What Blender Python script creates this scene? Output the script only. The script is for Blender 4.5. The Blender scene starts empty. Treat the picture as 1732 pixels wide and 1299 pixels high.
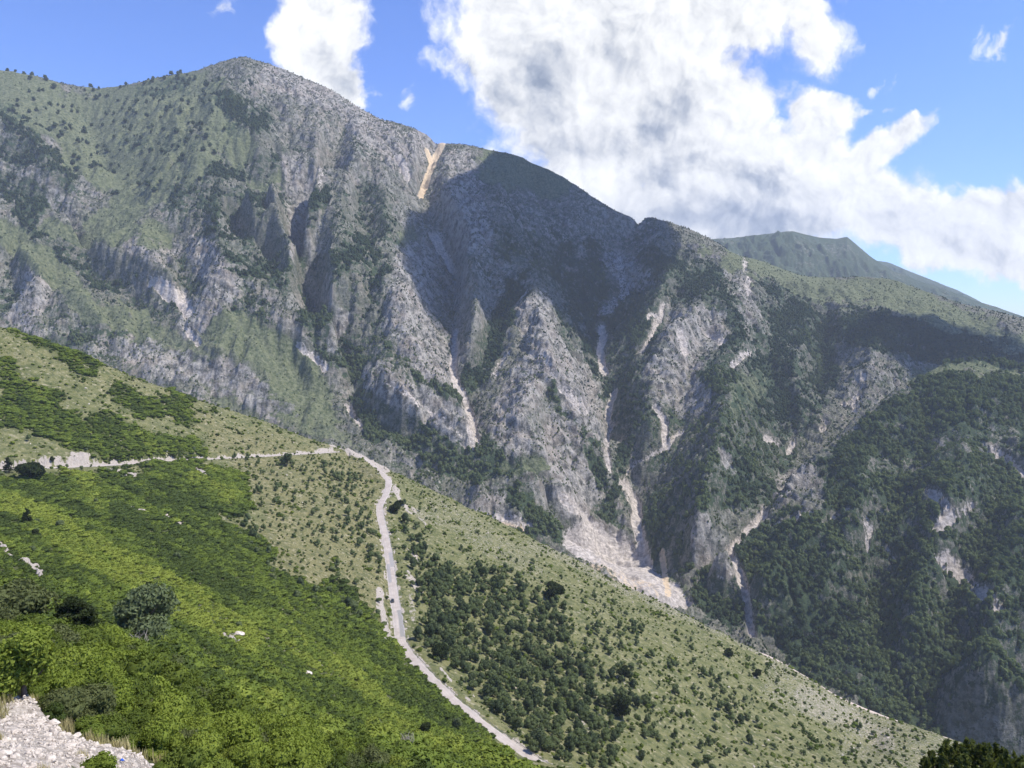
import bpy, math, random
import numpy as np
from mathutils import Vector, Matrix

# ------------------------------------------------------------------ camera, world, sun, exposure
random.seed(3)
scene = bpy.context.scene
COL = scene.collection
PITCH = math.radians(-5.0)
FPX = 1260.0
cd = bpy.data.cameras.new("camera")
cam = bpy.data.objects.new("camera", cd); COL.objects.link(cam)
cd.sensor_width = 36.0; cd.lens = 36.0 * FPX / 1732.0
cd.clip_start = 0.5; cd.clip_end = 60000
cam.location = (0, 0, 0)
cam.rotation_euler = (math.radians(90) + PITCH, 0, 0)
scene.camera = cam

SUN_AZ = math.radians(92)           # from +Y towards +X (right of the view)
SUN_EL = math.radians(58)
SUN = Vector((math.sin(SUN_AZ) * math.cos(SUN_EL), math.cos(SUN_AZ) * math.cos(SUN_EL), math.sin(SUN_EL)))
sd = bpy.data.lights.new("sun", 'SUN'); sd.energy = 4.3; sd.angle = math.radians(0.5); sd.color = (1.0, 0.95, 0.88)
so = bpy.data.objects.new("sun", sd); COL.objects.link(so)
so.rotation_euler = SUN.to_track_quat('Z', 'Y').to_euler()
scene.view_settings.view_transform = 'Standard'
scene.view_settings.look = 'None'
scene.view_settings.gamma = 1.0
scene.view_settings.exposure = 0.60
scene.cycles.use_denoising = True
scene.cycles.max_bounces = 6
scene.cycles.diffuse_bounces = 3
scene.cycles.transmission_bounces = 4
scene.cycles.transparent_max_bounces = 8
scene.cycles.volume_bounces = 1
scene.cycles.use_adaptive_sampling = True
scene.cycles.adaptive_threshold = 0.02

def N(nt, typ, x=None, **kw):
    n = nt.nodes.new(typ)
    for k, v in kw.items():
        setattr(n, k, v)
    return n

class G:
    """tiny helper to write node graphs as expressions"""
    dim = '3D'
    def __init__(s, nt): s.nt = nt
    def _in(s, sock, v):
        if isinstance(v, bpy.types.NodeSocket): s.nt.links.new(v, sock)
        elif v is not None:
            try: sock.default_value = v
            except Exception:
                sock.default_value = (v, v, v) if len(sock.default_value) == 3 else (v, v, v, 1)
    def m(s, op, a, b=None, c=None, clamp=False):
        n = s.nt.nodes.new('ShaderNodeMath'); n.operation = op; n.use_clamp = clamp
        s._in(n.inputs[0], a)
        if b is not None: s._in(n.inputs[1], b)
        if c is not None: s._in(n.inputs[2], c)
        return n.outputs[0]
    def v(s, op, a, b=None, sc=None):
        n = s.nt.nodes.new('ShaderNodeVectorMath'); n.operation = op
        s._in(n.inputs[0], a)
        if b is not None: s._in(n.inputs[1], b)
        if sc is not None: s._in(n.inputs['Scale'], sc)
        return n.outputs['Value'] if op in ('LENGTH', 'DOT_PRODUCT', 'DISTANCE') else n.outputs[0]
    def noise(s, vec, scale, detail=4, rough=0.55, dist=0.0, kind='FBM', lac=2.0):
        n = s.nt.nodes.new('ShaderNodeTexNoise'); n.noise_dimensions = s.dim; n.noise_type = kind
        if kind == 'FBM': n.normalize = True
        s._in(n.inputs['Vector'], vec); n.inputs['Scale'].default_value = scale
        n.inputs['Detail'].default_value = detail; n.inputs['Roughness'].default_value = rough
        n.inputs['Distortion'].default_value = dist; n.inputs['Lacunarity'].default_value = lac
        return n
    def ss(s, v, lo, hi, a=0.0, b=1.0):
        n = s.nt.nodes.new('ShaderNodeMapRange'); n.interpolation_type = 'SMOOTHSTEP'
        s._in(n.inputs['Value'], v); s._in(n.inputs['From Min'], lo); s._in(n.inputs['From Max'], hi)
        s._in(n.inputs['To Min'], a); s._in(n.inputs['To Max'], b)
        return n.outputs[0]
    def mix(s, f, a, b, mode='MIX'):
        n = s.nt.nodes.new('ShaderNodeMix'); n.data_type = 'RGBA'; n.blend_type = mode; n.clamp_factor = True
        s._in(n.inputs[0], f)
        for sock, v in ((n.inputs[6], a), (n.inputs[7], b)):
            if isinstance(v, bpy.types.NodeSocket): s.nt.links.new(v, sock)
            else: sock.default_value = (v[0], v[1], v[2], 1)
        return n.outputs[2]
    def comb(s, x, y, z):
        n = s.nt.nodes.new('ShaderNodeCombineXYZ')
        s._in(n.inputs[0], x); s._in(n.inputs[1], y); s._in(n.inputs[2], z)
        return n.outputs[0]
    def sep(s, v):
        n = s.nt.nodes.new('ShaderNodeSeparateXYZ'); s.nt.links.new(v, n.inputs[0]); return n.outputs
    def attr(s, name, typ='GEOMETRY'):
        n = s.nt.nodes.new('ShaderNodeAttribute'); n.attribute_name = name; n.attribute_type = typ; return n
    def link(s, a, b): s.nt.links.new(a, b)

CE, SE = math.cos(PITCH), math.sin(PITCH)

# ---- sky: Nishita light plus cumulus laid out by direction of view from the ground
world = bpy.data.worlds.new("World"); scene.world = world; world.use_nodes = True
wt = world.node_tree; wt.nodes.clear(); g = G(wt); g.dim = '2D'
wo = N(wt, 'ShaderNodeOutputWorld'); bg = N(wt, 'ShaderNodeBackground')
sky = N(wt, 'ShaderNodeTexSky'); sky.sky_type = 'NISHITA'; sky.sun_disc = False
sky.sun_elevation = SUN_EL; sky.sun_rotation = SUN_AZ % (2 * math.pi)
sky.air_density = 1.0; sky.dust_density = 0.3; sky.ozone_density = 3.0; sky.altitude = 900
SKYK = 0.125
tc = N(wt, 'ShaderNodeTexCoord')
d = g.sep(tc.outputs['Generated'])
# tangent-plane coordinates of a direction about the mean bearing of the view
fy = g.m('ADD', g.m('MULTIPLY', d[1], CE), g.m('MULTIPLY', d[2], SE))
fz = g.m('ADD', g.m('MULTIPLY', d[1], -SE), g.m('MULTIPLY', d[2], CE))
fys = g.m('MAXIMUM', fy, 0.05)
PX = g.m('DIVIDE', d[0], fys); PY = g.m('DIVIDE', fz, fys)
P = g.comb(PX, PY, 0.0)
front = g.ss(fy, 0.1, 0.35)
def pp(px, py): return ((px - 866) / FPX, (649.5 - py) / FPX)
w1 = g.noise(P, 5.0, 3, 0.5).outputs['Color']
w2 = g.noise(P, 22.0, 4, 0.6).outputs['Color']
Pw = g.v('ADD', P, g.v('SCALE', g.v('SUBTRACT', w1, (0.5, 0.5, 0.5)), None, 0.085))
Pw = g.v('ADD', Pw, g.v('SCALE', g.v('SUBTRACT', w2, (0.5, 0.5, 0.5)), None, 0.035))
def blobmax(vec, blobs):
    out = None
    for (px, py, rx, ry, rot, k) in blobs:
        c = pp(px, py)
        mp = N(wt, 'ShaderNodeMapping'); mp.vector_type = 'TEXTURE'
        mp.inputs['Location'].default_value = (c[0], c[1], 0)
        mp.inputs['Rotation'].default_value = (0, 0, math.radians(rot))
        mp.inputs['Scale'].default_value = (rx / FPX, ry / FPX, 1)
        wt.links.new(vec, mp.inputs['Vector'])
        L = g.v('LENGTH', mp.outputs[0])
        val = g.m('MULTIPLY', g.m('SUBTRACT', 1.0, L), k)
        out = val if out is None else g.m('SMOOTH_MAX', out, val, 0.12)
    return out
CL = [  # px, py, rx, ry, rot, weight
    (525, 10, 80, 110, 0, 1.0), (540, 85, 58, 70, -25, 1.0), (580, 140, 36, 52, 30, .8),
    (900, 20, 130, 130, 0, 1.0), (1000, 60, 260, 150, 0, 1.2), (1220, 10, 190, 110, 10, 1.1), (910, 150, 115, 110, 0, 1.1),
    (1050, 210, 230, 150, 0, 1.2), (1200, 160, 150, 120, 0, 1.0), (1230, 290, 290, 120, -12, 1.2), (1180, 370, 330, 70, -8, 1.1),
    (1420, 320, 190, 100, -18, 1.1), (1500, 250, 95, 40, 25, .7), (1390, 190, 70, 45, -30, .65), (1560, 390, 210, 75, -14, 1.1), (1700, 365, 110, 65, 10, 1.0), (1640, 440, 130, 32, -12, .8), (1745, 470, 50, 26, 0, .7), (1545, 215, 30, 14, 60, .6),
    (1360, 60, 60, 60, 0, .4),
]
mask = blobmax(Pw, CL)
# stretched fine structure gives the torn edges
st = N(wt, 'ShaderNodeMapping'); st.inputs['Rotation'].default_value = (0, 0, math.radians(20)); st.inputs['Scale'].default_value = (1.12, 1.0, 1)
Pq = g.v('ADD', P, g.v('SCALE', g.v('SUBTRACT', Pw, P), None, 0.60))
wt.links.new(Pq, st.inputs['Vector'])
def dens(vec):
    a = g.noise(vec, 7.5, 11, 0.60, 0.0).outputs[0]
    b = g.noise(vec, 2.4, 3, 0.5).outputs[0]
    vo = N(wt, 'ShaderNodeTexVoronoi'); vo.feature = 'F1'; vo.voronoi_dimensions = '2D'; vo.normalize = True; vo.inputs['Scale'].default_value = 13.0; vo.inputs['Detail'].default_value = 4.0
    vo.inputs['Roughness'].default_value = 0.55; wt.links.new(vec, vo.inputs['Vector'])
    bil_ = g.m('SUBTRACT', 0.36, vo.outputs['Distance'])
    return g.m('ADD', g.m('ADD', g.m('MULTIPLY', g.m('SUBTRACT', a, 0.5), 1.15), g.m('MULTIPLY', bil_, 0.75)), g.m('MULTIPLY', g.m('SUBTRACT', b, 0.5), 0.5))
n0 = dens(st.outputs[0])
n1 = dens(g.v('ADD', st.outputs[0], (0.007, 0.014, 0.0)))
n2 = dens(g.v('ADD', st.outputs[0], (0.03, 0.06, 0.0)))
body = g.m('ADD', g.m('MULTIPLY', mask, 1.15), n0)
cov = g.ss(body, -0.08, 0.30)
# wisps in open blue
WISP = [(360, 28, 45, 14, 40, .5), (680, 170, 22, 30, -30, .5), (1480, 130, 26, 22, 35, .6), (1685, 55, 20, 45, -25, .8), (1460, 185, 60, 10, 5, .6), (1640, 60, 14, 30, -10, .3), (1600, 330, 40, 22, 0, .5)]
wm = blobmax(Pw, WISP)
wn = g.noise(st.outputs[0], 26.0, 8, 0.62, 0.5).outputs[0]
wisp = g.m('MULTIPLY', g.ss(g.m('ADD', g.m('MULTIPLY', wm, .5), g.m('SUBTRACT', wn, 0.5)), 0.05, 0.42), 0.75)
# shading painted into the clouds: denser body and set patches greyer, sun-side gradient = bright tops
lit = g.m('ADD', g.m('MULTIPLY', g.m('SUBTRACT', n0, n1), 0.85), g.m('MULTIPLY', g.m('SUBTRACT', n0, n2), 0.24))
GREY = [(910, 150, 120, 70, 20, .8), (1120, 200, 150, 90, 30, 1.0), (1030, 130, 90, 60, 0, .6), (1230, 390, 260, 60, -6, 1.4), (1330, 330, 130, 50, -20, .7), (1640, 430, 120, 36, -10, .7), (1110, 300, 100, 60, 30, .9), (960, 250, 110, 40, 10, .8), (590, 130, 40, 50, 0, .5)]
gm = g.m('MAXIMUM', blobmax(Pw, GREY), 0.0)
thick = g.ss(body, 0.35, 1.25)
shade = g.m('ADD', g.m('MULTIPLY', gm, 0.30), g.m('MULTIPLY', thick, 0.10))
bright = g.m('SUBTRACT', g.m('ADD', 1.0, lit), shade)
bright = g.m('MINIMUM', g.m('MAXIMUM', bright, 0.5), 1.12)
ccol = g.mix(g.ss(bright, 0.35, 0.95), (0.50, 0.62, 0.86), (0.98, 0.99, 1.0))
ccol = g.v('SCALE', ccol, None, g.m('MULTIPLY', bright, 0.72))
skyc = g.v('SCALE', sky.outputs[0], None, SKYK)
skyt = g.v('MULTIPLY', skyc, (0.64, 0.79, 1.22))
allc = g.m('MULTIPLY', g.m('MAXIMUM', cov, g.m('MULTIPLY', wisp, 1.0)), front)
allc = g.m('MULTIPLY', allc, g.ss(d[2], -0.05, 0.0))
fin = g.mix(allc, skyt, ccol)
wt.links.new(fin, bg.inputs['Color']); bg.inputs['Strength'].default_value = 1.0
wt.links.new(bg.outputs[0], wo.inputs['Surface'])

# ------------------------------------------------------------------ numeric helpers
def ray(px, py):
    X = (np.asarray(px, float) - 866) / FPX; Y = (649.5 - np.asarray(py, float)) / FPX
    f = CE - Y * SE
    return X / f, (SE + Y * CE) / f            # u = x/y , t = z/y
def W(px, py, D):
    u, t = ray(px, py); return np.array([u * D, D, t * D])
def project(x, y, z):
    f = y * CE + z * SE; up = -y * SE + z * CE
    f = np.where(f < 0.1, 0.1, f)
    return 866 + FPX * x / f, 649.5 - FPX * up / f

_r = np.random.RandomState(11)
PERM = np.tile(_r.permutation(512), 3).astype(np.int32)
ANG = _r.rand(512) * 2 * np.pi
GX, GY = np.cos(ANG).astype(np.float32), np.sin(ANG).astype(np.float32)
def perlin(x, y):
    x = np.asarray(x, np.float32); y = np.asarray(y, np.float32)
    xi = np.floor(x).astype(np.int32); yi = np.floor(y).astype(np.int32)
    xf = x - xi; yf = y - yi; xi &= 511; yi &= 511
    u = xf * xf * xf * (xf * (xf * 6 - 15) + 10); v = yf * yf * yf * (yf * (yf * 6 - 15) + 10)
    a = PERM[xi]; b = PERM[xi + 1]
    h00 = PERM[a + yi]; h01 = PERM[a + yi + 1]; h10 = PERM[b + yi]; h11 = PERM[b + yi + 1]
    n00 = GX[h00] * xf + GY[h00] * yf; n10 = GX[h10] * (xf - 1) + GY[h10] * yf
    n01 = GX[h01] * xf + GY[h01] * (yf - 1); n11 = GX[h11] * (xf - 1) + GY[h11] * (yf - 1)
    a = n00 + u * (n10 - n00); b = n01 + u * (n11 - n01)
    return (a + v * (b - a)) * 1.5
def fbm(x, y, sc, octv=5, gain=0.5, off=0.0, ridged=False):
    s = 0; amp = 1.0; tot = 0; f = 1.0 / sc
    for o in range(octv):
        n = perlin(x * f + off + 17.3 * o, y * f + 5.1 * o + off * 1.7)
        if ridged: n = 1 - 2 * np.abs(n)
        s = s + n * amp; tot += amp; amp *= gain; f *= 2.03
    return s / tot
def sstep(a, b, x):
    t = np.clip((x - a) / (b - a), 0, 1); return t * t * (3 - 2 * t)
def blur(A, n=1):
    for _ in range(n):
        B = np.pad(A, 1, mode='edge')
        A = (B[:-2, 1:-1] + B[2:, 1:-1] + B[1:-1, :-2] + B[1:-1, 2:] + 2 * B[1:-1, 1:-1]) / 6
    return A
def membrane(fix, val, iters=160):
    if min(fix.shape) > 14:
        h, w = fix.shape; h2, w2 = (h + 1) // 2, (w + 1) // 2
        cnt = np.zeros((h2, w2)); sm = np.zeros((h2, w2))
        ii, jj = np.nonzero(fix)
        np.add.at(cnt, (ii // 2, jj // 2), 1); np.add.at(sm, (ii // 2, jj // 2), val[ii, jj])
        c = membrane(cnt > 0, np.where(cnt > 0, sm / np.maximum(cnt, 1), 0), iters)
        Z = np.repeat(np.repeat(c, 2, 0), 2, 1)[:h, :w].copy()
    else:
        Z = np.full(fix.shape, val[fix].mean())
    for _ in range(iters):
        Z[fix] = val[fix]
        B = np.pad(Z, 1, mode='edge')
        Z = (B[:-2, 1:-1] + B[2:, 1:-1] + B[1:-1, :-2] + B[1:-1, 2:]) * 0.25
    Z[fix] = val[fix]
    return Z
def bil(A, i, j):
    h, w = A.shape
    i = np.clip(i, 0, h - 1.001); j = np.clip(j, 0, w - 1.001)
    i0 = i.astype(int); j0 = j.astype(int); a = i - i0; b = j - j0
    return (A[i0, j0] * (1 - a) * (1 - b) + A[i0 + 1, j0] * a * (1 - b) + A[i0, j0 + 1] * (1 - a) * b + A[i0 + 1, j0 + 1] * a * b)
def raster_lines(lines, toij, shape, step):
    cnt = np.zeros(shape); sm = np.zeros(shape)
    for L in lines:
        L = np.asarray(L, float)
        for p, q in zip(L[:-1], L[1:]) if len(L) > 1 else [(L[0], L[0])]:
            i0, j0 = toij(p[0], p[1]); i1, j1 = toij(q[0], q[1])
            n = int(max(abs(i1 - i0), abs(j1 - j0)) / step) + 1
            t = np.linspace(0, 1, n + 1)[:, None]
            pts = p + (q - p) * t
            ii, jj = toij(pts[:, 0], pts[:, 1])
            ii = np.round(ii).astype(int); jj = np.round(jj).astype(int)
            ok = (ii >= 0) & (ii < shape[0]) & (jj >= 0) & (jj < shape[1])
            np.add.at(cnt, (ii[ok], jj[ok]), 1); np.add.at(sm, (ii[ok], jj[ok]), pts[ok, 2])
    fix = cnt > 0
    return fix, np.where(fix, sm / np.maximum(cnt, 1), 0)
def mesh_obj(name, V, F, mat=None, smooth=True, parent=None, link=True):
    me = bpy.data.meshes.new(name)
    V = np.ascontiguousarray(V, np.float32); F = np.ascontiguousarray(F, np.int32)
    me.vertices.add(len(V)); me.vertices.foreach_set('co', V.ravel())
    k = F.shape[1]
    me.loops.add(F.size); me.loops.foreach_set('vertex_index', F.ravel())
    me.polygons.add(len(F)); me.polygons.foreach_set('loop_start', np.arange(0, F.size, k, dtype=np.int32))
    if smooth: me.polygons.foreach_set('use_smooth', np.ones(len(F), bool))
    me.update(calc_edges=True); me.validate(verbose=False)
    if mat: me.materials.append(mat)
    o = bpy.data.objects.new(name, me)
    if link: COL.objects.link(o)
    if parent: o.parent = parent
    return o
def grid_faces(ny, nx):
    a = (np.arange(ny - 1)[:, None] * nx + np.arange(nx - 1)[None, :]).ravel()
    return np.stack([a, a + 1, a + nx + 1, a + nx], 1)
def set_col(o, name, rgba):
    at = o.data.color_attributes.new(name, 'FLOAT_COLOR', 'POINT')
    at.data.foreach_set('color', np.ascontiguousarray(rgba, np.float32).ravel())
def tag(o, label=None, cat=None, group=None, kind=None):
    if label: o['label'] = label
    if cat: o['category'] = cat
    if group: o['group'] = group
    if kind: o['kind'] = kind
    return o

# ---- cover maps: where each ground cover grows, as drawn on the slopes
class Cover:
    def __init__(s): s.A = np.zeros((700, 940), np.float32)      # 2 px per cell, 60 cell margin
    def line(s, pts, r, k=1.0, soft=0.5):
        pts = np.asarray(pts, float) / 2 + 30; r = r / 2.0
        if len(pts) == 1: pts = np.vstack([pts, pts + 0.01])
        for p, q in zip(pts[:-1], pts[1:]):
            x0, x1 = int(max(0, min(p[0], q[0]) - r - 2)), int(min(940, max(p[0], q[0]) + r + 3))
            y0, y1 = int(max(0, min(p[1], q[1]) - r - 2)), int(min(700, max(p[1], q[1]) + r + 3))
            if x1 <= x0 or y1 <= y0: continue
            yy, xx = np.mgrid[y0:y1, x0:x1]
            dd = q - p; t = np.clip(((xx - p[0]) * dd[0] + (yy - p[1]) * dd[1]) / (dd @ dd), 0, 1)
            dist = np.hypot(xx - p[0] - t * dd[0], yy - p[1] - t * dd[1])
            s.A[y0:y1, x0:x1] = np.maximum(s.A[y0:y1, x0:x1], k * (1 - sstep(1 - soft, 1, dist / r)))
        return s
    def poly(s, pts, k=1.0):
        pts = np.asarray(pts, float) / 2 + 30
        yy, xx = np.mgrid[0:700, 0:940]; ins = np.zeros((700, 940), bool)
        for (x0, y0), (x1, y1) in zip(pts, np.roll(pts, -1, 0)):
            c = ((y0 > yy) != (y1 > yy)) & (xx < (x1 - x0) * (yy - y0) / (y1 - y0 + 1e-9) + x0)
            ins ^= c
        s.A = np.maximum(s.A, blur(ins.astype(np.float32) * k, 6)); return s
    def at(s, px, py): return bil(s.A, py / 2 + 30, px / 2 + 30)

# ------------------------------------------------------------------ mountain terrain
FOOT = np.array([(-400, 650, 1600), (0, 700, 1550), (300, 740, 1500), (600, 790, 1450), (800, 850, 1400), (950, 950, 1350), (1065, 960, 1390),
                 (1160, 1025, 1230), (1230, 960, 1230), (1290, 885, 1330), (1350, 830, 1550), (1420, 765, 1720), (1500, 705, 1850), (1600, 655, 1950), (1732, 650, 2000), (2200, 760, 2000)], float)
TOP = np.array([(-400, 130, 2700), (-100, 116, 2650), (0, 117, 2700), (60, 129, 2750), (110, 142, 2800), (165, 151, 2850), (215, 142, 2850), (270, 131, 2880), (330, 119, 2900), (375, 106, 2950),
                (410, 95, 3000), (440, 102, 3000), (480, 118, 2980), (530, 138, 2960), (560, 151, 2950), (600, 178, 2950), (650, 205, 2930), (700, 217, 2900), (730, 232, 2900), (750, 242, 2900),
                (800, 248, 2900), (850, 257, 2900), (880, 262, 2900), (920, 281, 2900), (960, 303, 2900), (1000, 331, 2880), (1050, 361, 2850), (1075, 364, 2850), (1100, 367, 2850), (1150, 381, 2800), (1200, 404, 2750), (1240, 430, 2700),
                (1300, 445, 2700), (1350, 466, 2700), (1400, 471, 2700), (1450, 468, 2650), (1500, 470, 2600), (1560, 491, 2550), (1620, 512, 2500), (1680, 527, 2500), (1732, 541, 2450), (1900, 575, 2400), (2200, 600, 2400)], float)
CTOP = np.array([(1215, 950, 1180), (1240, 925, 1230), (1290, 880, 1300), (1320, 845, 1350), (1350, 798, 1420), (1420, 740, 1500), (1480, 692, 1560), (1540, 651, 1600), (1590, 626, 1630), (1640, 615, 1650),
                 (1690, 617, 1650), (1732, 628, 1640), (1850, 680, 1600), (2200, 760, 1600)], float)
CFOOT = np.array([(1160, 1025, 1230), (1250, 1072, 1130), (1300, 1110, 1080), (1400, 1160, 1000), (1600, 1275, 900), (1732, 1350, 840), (2200, 1500, 800)], float)
def basepts(foot, top, L, kf=1.0):
    out = []
    for (px, py, off) in L:
        fy_, fd = np.interp(px, foot[:, 0], foot[:, 1]), np.interp(px, foot[:, 0], foot[:, 2])
        ty_, td = np.interp(px, top[:, 0], top[:, 1]), np.interp(px, top[:, 0], top[:, 2])
        tf = ray(px, fy_)[1]; tt = ray(px, ty_)[1]; t = ray(px, py)[1]
        zf, zt = tf * fd, tt * td; m = (zt - zf) / (td - fd)
        D = (zf - m * fd) / (t - m)
        out.append(W(px, py, D + off * (1.75 if off > 0 else 1.4) * kf))
    return np.array(out)
A_LINES = [
 [(590,200,20),(580,250,60),(562,300,90),(548,350,110),(532,400,130),(515,450,150),(507,500,140),(512,540,100),(540,600,80),(575,660,60),(600,710,50),(615,745,30)],
 [(535,180,-20),(540,260,-40),(530,320,-60),(515,370,-70),(495,430,-60),(488,500,-50),(495,550,-30),(530,640,-20)],
 [(420,310,30),(435,350,70),(450,400,80),(475,440,70),(495,480,70),(505,510,110)],
 [(455,310,-30),(470,360,-50),(490,410,-40)],
 [(370,330,-20),(365,380,-60),(372,430,-80),(385,480,-70),(392,520,-50),(370,600,-30),(420,680,-20)],
 [(388,400,60),(402,450,90),(430,495,100),(470,520,80)], [(420,330,-40),(430,400,-10),(455,470,0),(480,520,20)],
 [(600,195,-10),(600,260,-50),(585,330,-80),(572,380,-90),(560,430,-100),(552,480,-90),(565,540,-60),(590,600,-40)],
 [(605,340,20),(612,400,40),(635,460,20)],
 [(640,210,-20),(650,300,-60),(650,380,-70),(660,450,-70),(680,530,-70),(700,600,-50),(740,660,-40),(780,700,-30)],
 [(740,250,50),(725,300,90),(708,345,120),(730,385,120),(752,425,120),(763,470,150),(770,520,150),(768,560,100),(768,600,70),(762,650,60),(785,690,50),(800,730,40),(810,760,20)],
 [(700,225,-30),(700,290,-10),(705,325,40)],
 [(762,250,-20),(750,310,-20),(765,360,-30),(800,400,-30),(790,430,-35),(800,480,-50),(806,540,-55),(800,580,-30)],
 [(850,480,20),(840,540,40),(835,600,50),(815,650,50),(800,700,50)],
 [(900,300,70),(920,360,120),(940,420,150),(965,480,160),(980,530,150),(995,560,110)],
 [(830,320,0),(860,380,20),(880,430,20),(900,470,-20),(903,515,-70)],
 [(903,515,-70),(920,570,-100),(930,620,-110),(900,680,-90),(880,740,-80),(870,790,-60)], [(930,620,-110),(960,660,-90),(990,720,-70),(1010,780,-50),(1030,830,-20)],
 [(915,660,-50),(930,720,-40),(930,770,-30)],
 [(1100,375,40),(1075,400,90),(1045,450,120),(1055,500,130),(1030,535,120),(1000,555,120),(1012,590,100),(1018,640,90),(1035,690,70),(1030,730,70),(1030,790,60),(1060,825,60)],
 [(1112,390,-10),(1120,440,-30),(1130,490,-40),(1100,540,-30),(1080,600,-20),(1065,680,-20),(1060,740,-20),(1050,790,0)],
 [(1240,435,-30),(1215,480,-60),(1175,540,-100),(1130,590,-100),(1100,640,-80),(1100,720,-60),(1085,800,-10)],
 [(1145,520,30),(1110,590,10)],
 [(1240,435,-30),(1250,490,-60),(1262,560,-70),(1235,620,-60),(1200,700,-50)], [(1200,560,-20),(1165,650,-10),(1150,720,0),(1130,790,10)],
 [(1330,480,10),(1320,560,40),(1300,640,60),(1330,720,70),(1320,790,60),(1300,850,40)],
 [(1260,640,-40),(1235,700,-70),(1210,755,-110),(1200,800,-110),(1190,850,-100),(1182,880,-90),(1175,930,-70),(1165,985,-30)],
 [(1160,760,0),(1120,830,20),(1090,880,40)], [(1250,770,0),(1285,860,20)], [(1240,890,10),(1205,900,-30)],
 [(620,640,-20),(640,640,-80),(680,665,-80),(740,700,-70),(795,745,-50)], [(620,700,20),(640,745,20),(700,780,20),(780,790,30)],
 [(800,850,-30),(830,815,-90),(870,795,-130),(900,785,-150),(940,800,-120),(965,850,-80),(1000,920,-30),(1040,980,0)],
 [(1400,480,-10),(1420,540,-30),(1450,590,-60),(1475,625,-70),(1465,680,-50)], [(1400,560,40),(1390,640,60),(1378,710,60)], [(1560,520,0),(1560,600,40)],
 [(1360,480,-30),(1365,560,-40),(1345,640,-30),(1350,700,-10)],
 [(-200,330,40),(0,370,60),(60,410,80),(110,445,80),(160,480,50),(220,520,40),(280,560,20)], [(0,335,-10),(80,355,-30),(150,400,-40),(220,430,-30),(300,480,-30)], [(-100,380,-30),(0,400,-40),(60,450,-50),(150,525,-40),(200,580,-20)],
 [(20,470,30),(40,560,30)], [(95,490,20),(95,570,40)], [(60,480,-50),(65,560,-40)], [(290,420,30),(310,480,30),(330,540,10)], [(180,560,10),(200,640,10)],
 [(150,220,90),(180,300,70),(240,330,20)], [(-60,180,-60),(0,200,-60),(60,240,-70),(90,300,-30)], [(380,150,-70),(350,230,-80),(330,300,-50)], [(240,240,20),(290,280,-20)],
 [(450,150,-10),(480,220,20),(500,280,30)], [(410,110,-30),(430,180,-40),(440,260,-40)], [(340,600,-10),(300,700,-10)], [(500,640,20),(560,720,10)],
]
C_LINES = [
 [(1312,878,60),(1350,884,80),(1400,862,70)], [(1300,905,-20),(1350,900,-30),(1420,880,-30),(1450,850,-40)],
 [(1400,775,-20),(1370,800,-10),(1330,835,10)],
 [(1480,710,-10),(1470,760,-30),(1460,830,-50),(1440,900,-50),(1400,970,-40),(1370,1050,-20),(1340,1100,-5)],
 [(1560,680,10),(1560,740,30),(1540,820,40),(1500,920,40),(1480,1000,60),(1472,1060,80),(1490,1110,60),(1510,1160,10)],
 [(1650,640,-10),(1640,720,-20),(1620,820,-40),(1600,900,-40),(1560,1000,-50),(1530,1080,-50),(1530,1130,-30),(1560,1200,-10)],
 [(1732,700,20),(1700,780,40),(1680,880,40),(1650,980,40),(1600,1080,30),(1600,1150,10)],
 [(1732,880,-20),(1700,980,-40),(1680,1080,-60),(1660,1150,-80),(1650,1190,-80),(1600,1195,-60)], [(1650,1190,-80),(1732,1200,-80),(1850,1240,-60)],
 [(1620,1255,60),(1680,1290,80),(1732,1320,90),(1850,1360,90)],
 [(1250,980,-30),(1300,1000,-50),(1330,960,-30)],
]
MX0, MX1, MY0, MY1, MS = -2900.0, 3100.0, 640.0, 3900.0, 8.0
mny, mnx = int((MY1 - MY0) / MS) + 1, int((MX1 - MX0) / MS) + 1
def mij(x, y): return (y - MY0) / MS, (x - MX0) / MS
lines = [basepts(FOOT, TOP, L) for L in A_LINES] + [basepts(CFOOT, CTOP, L, .62) for L in C_LINES]
top = np.array([W(*p) for p in TOP]); lines.append(top)
lines.append(top + (0, 320, -210)); lines.append(top + (0, 800, -560))
ft = np.array([W(*p) for p in FOOT]); lines.append(ft)
fl = ft[:7].copy(); fl[:, 1] -= 260; fl[:, 2] = -430; lines.append(fl)
ct = np.array([W(*p) for p in CTOP]); lines.append(ct)
lines.append(np.array([W(*p) for p in CFOOT]))
lines.append(ct[4:] + (20, 150, -105))
lines.append([W(1065,828,1620),W(1078,880,1510),W(1092,935,1410),W(1110,980,1330),W(1160,1025,1240)])
lines.append([W(1300,850,1420),W(1290,882,1330),W(1242,930,1250),W(1262,1000,1180),W(1270,1075,1120)])
cf = np.array([W(*p) for p in CFOOT]) + (-60, -170, -40); lines.append(cf)
lines.append([(-2900, 660, -400), (-600, 660, -440), (0, 660, -520), (600, 660, -600), (3100, 660, -660)])
fix, val = raster_lines(lines, mij, (mny, mnx), 0.5)
MH = membrane(fix, val)
MH = blur(MH, 3)
yy, xx = np.mgrid[0:mny, 0:mnx]; wx = MX0 + xx * MS; wy = MY0 + yy * MS
px_, py_ = project(wx, wy, MH)
skyd = np.clip((np.interp(px_, TOP[:, 0], TOP[:, 2]) - wy) / 250, 0.12, 1)
skyd = skyd * (1 - .75 * ((px_ > 1230) & (wy < 1950)) * np.exp(-((np.interp(px_, CTOP[:, 0], CTOP[:, 2]) - wy) / 90) ** 2))
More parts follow.
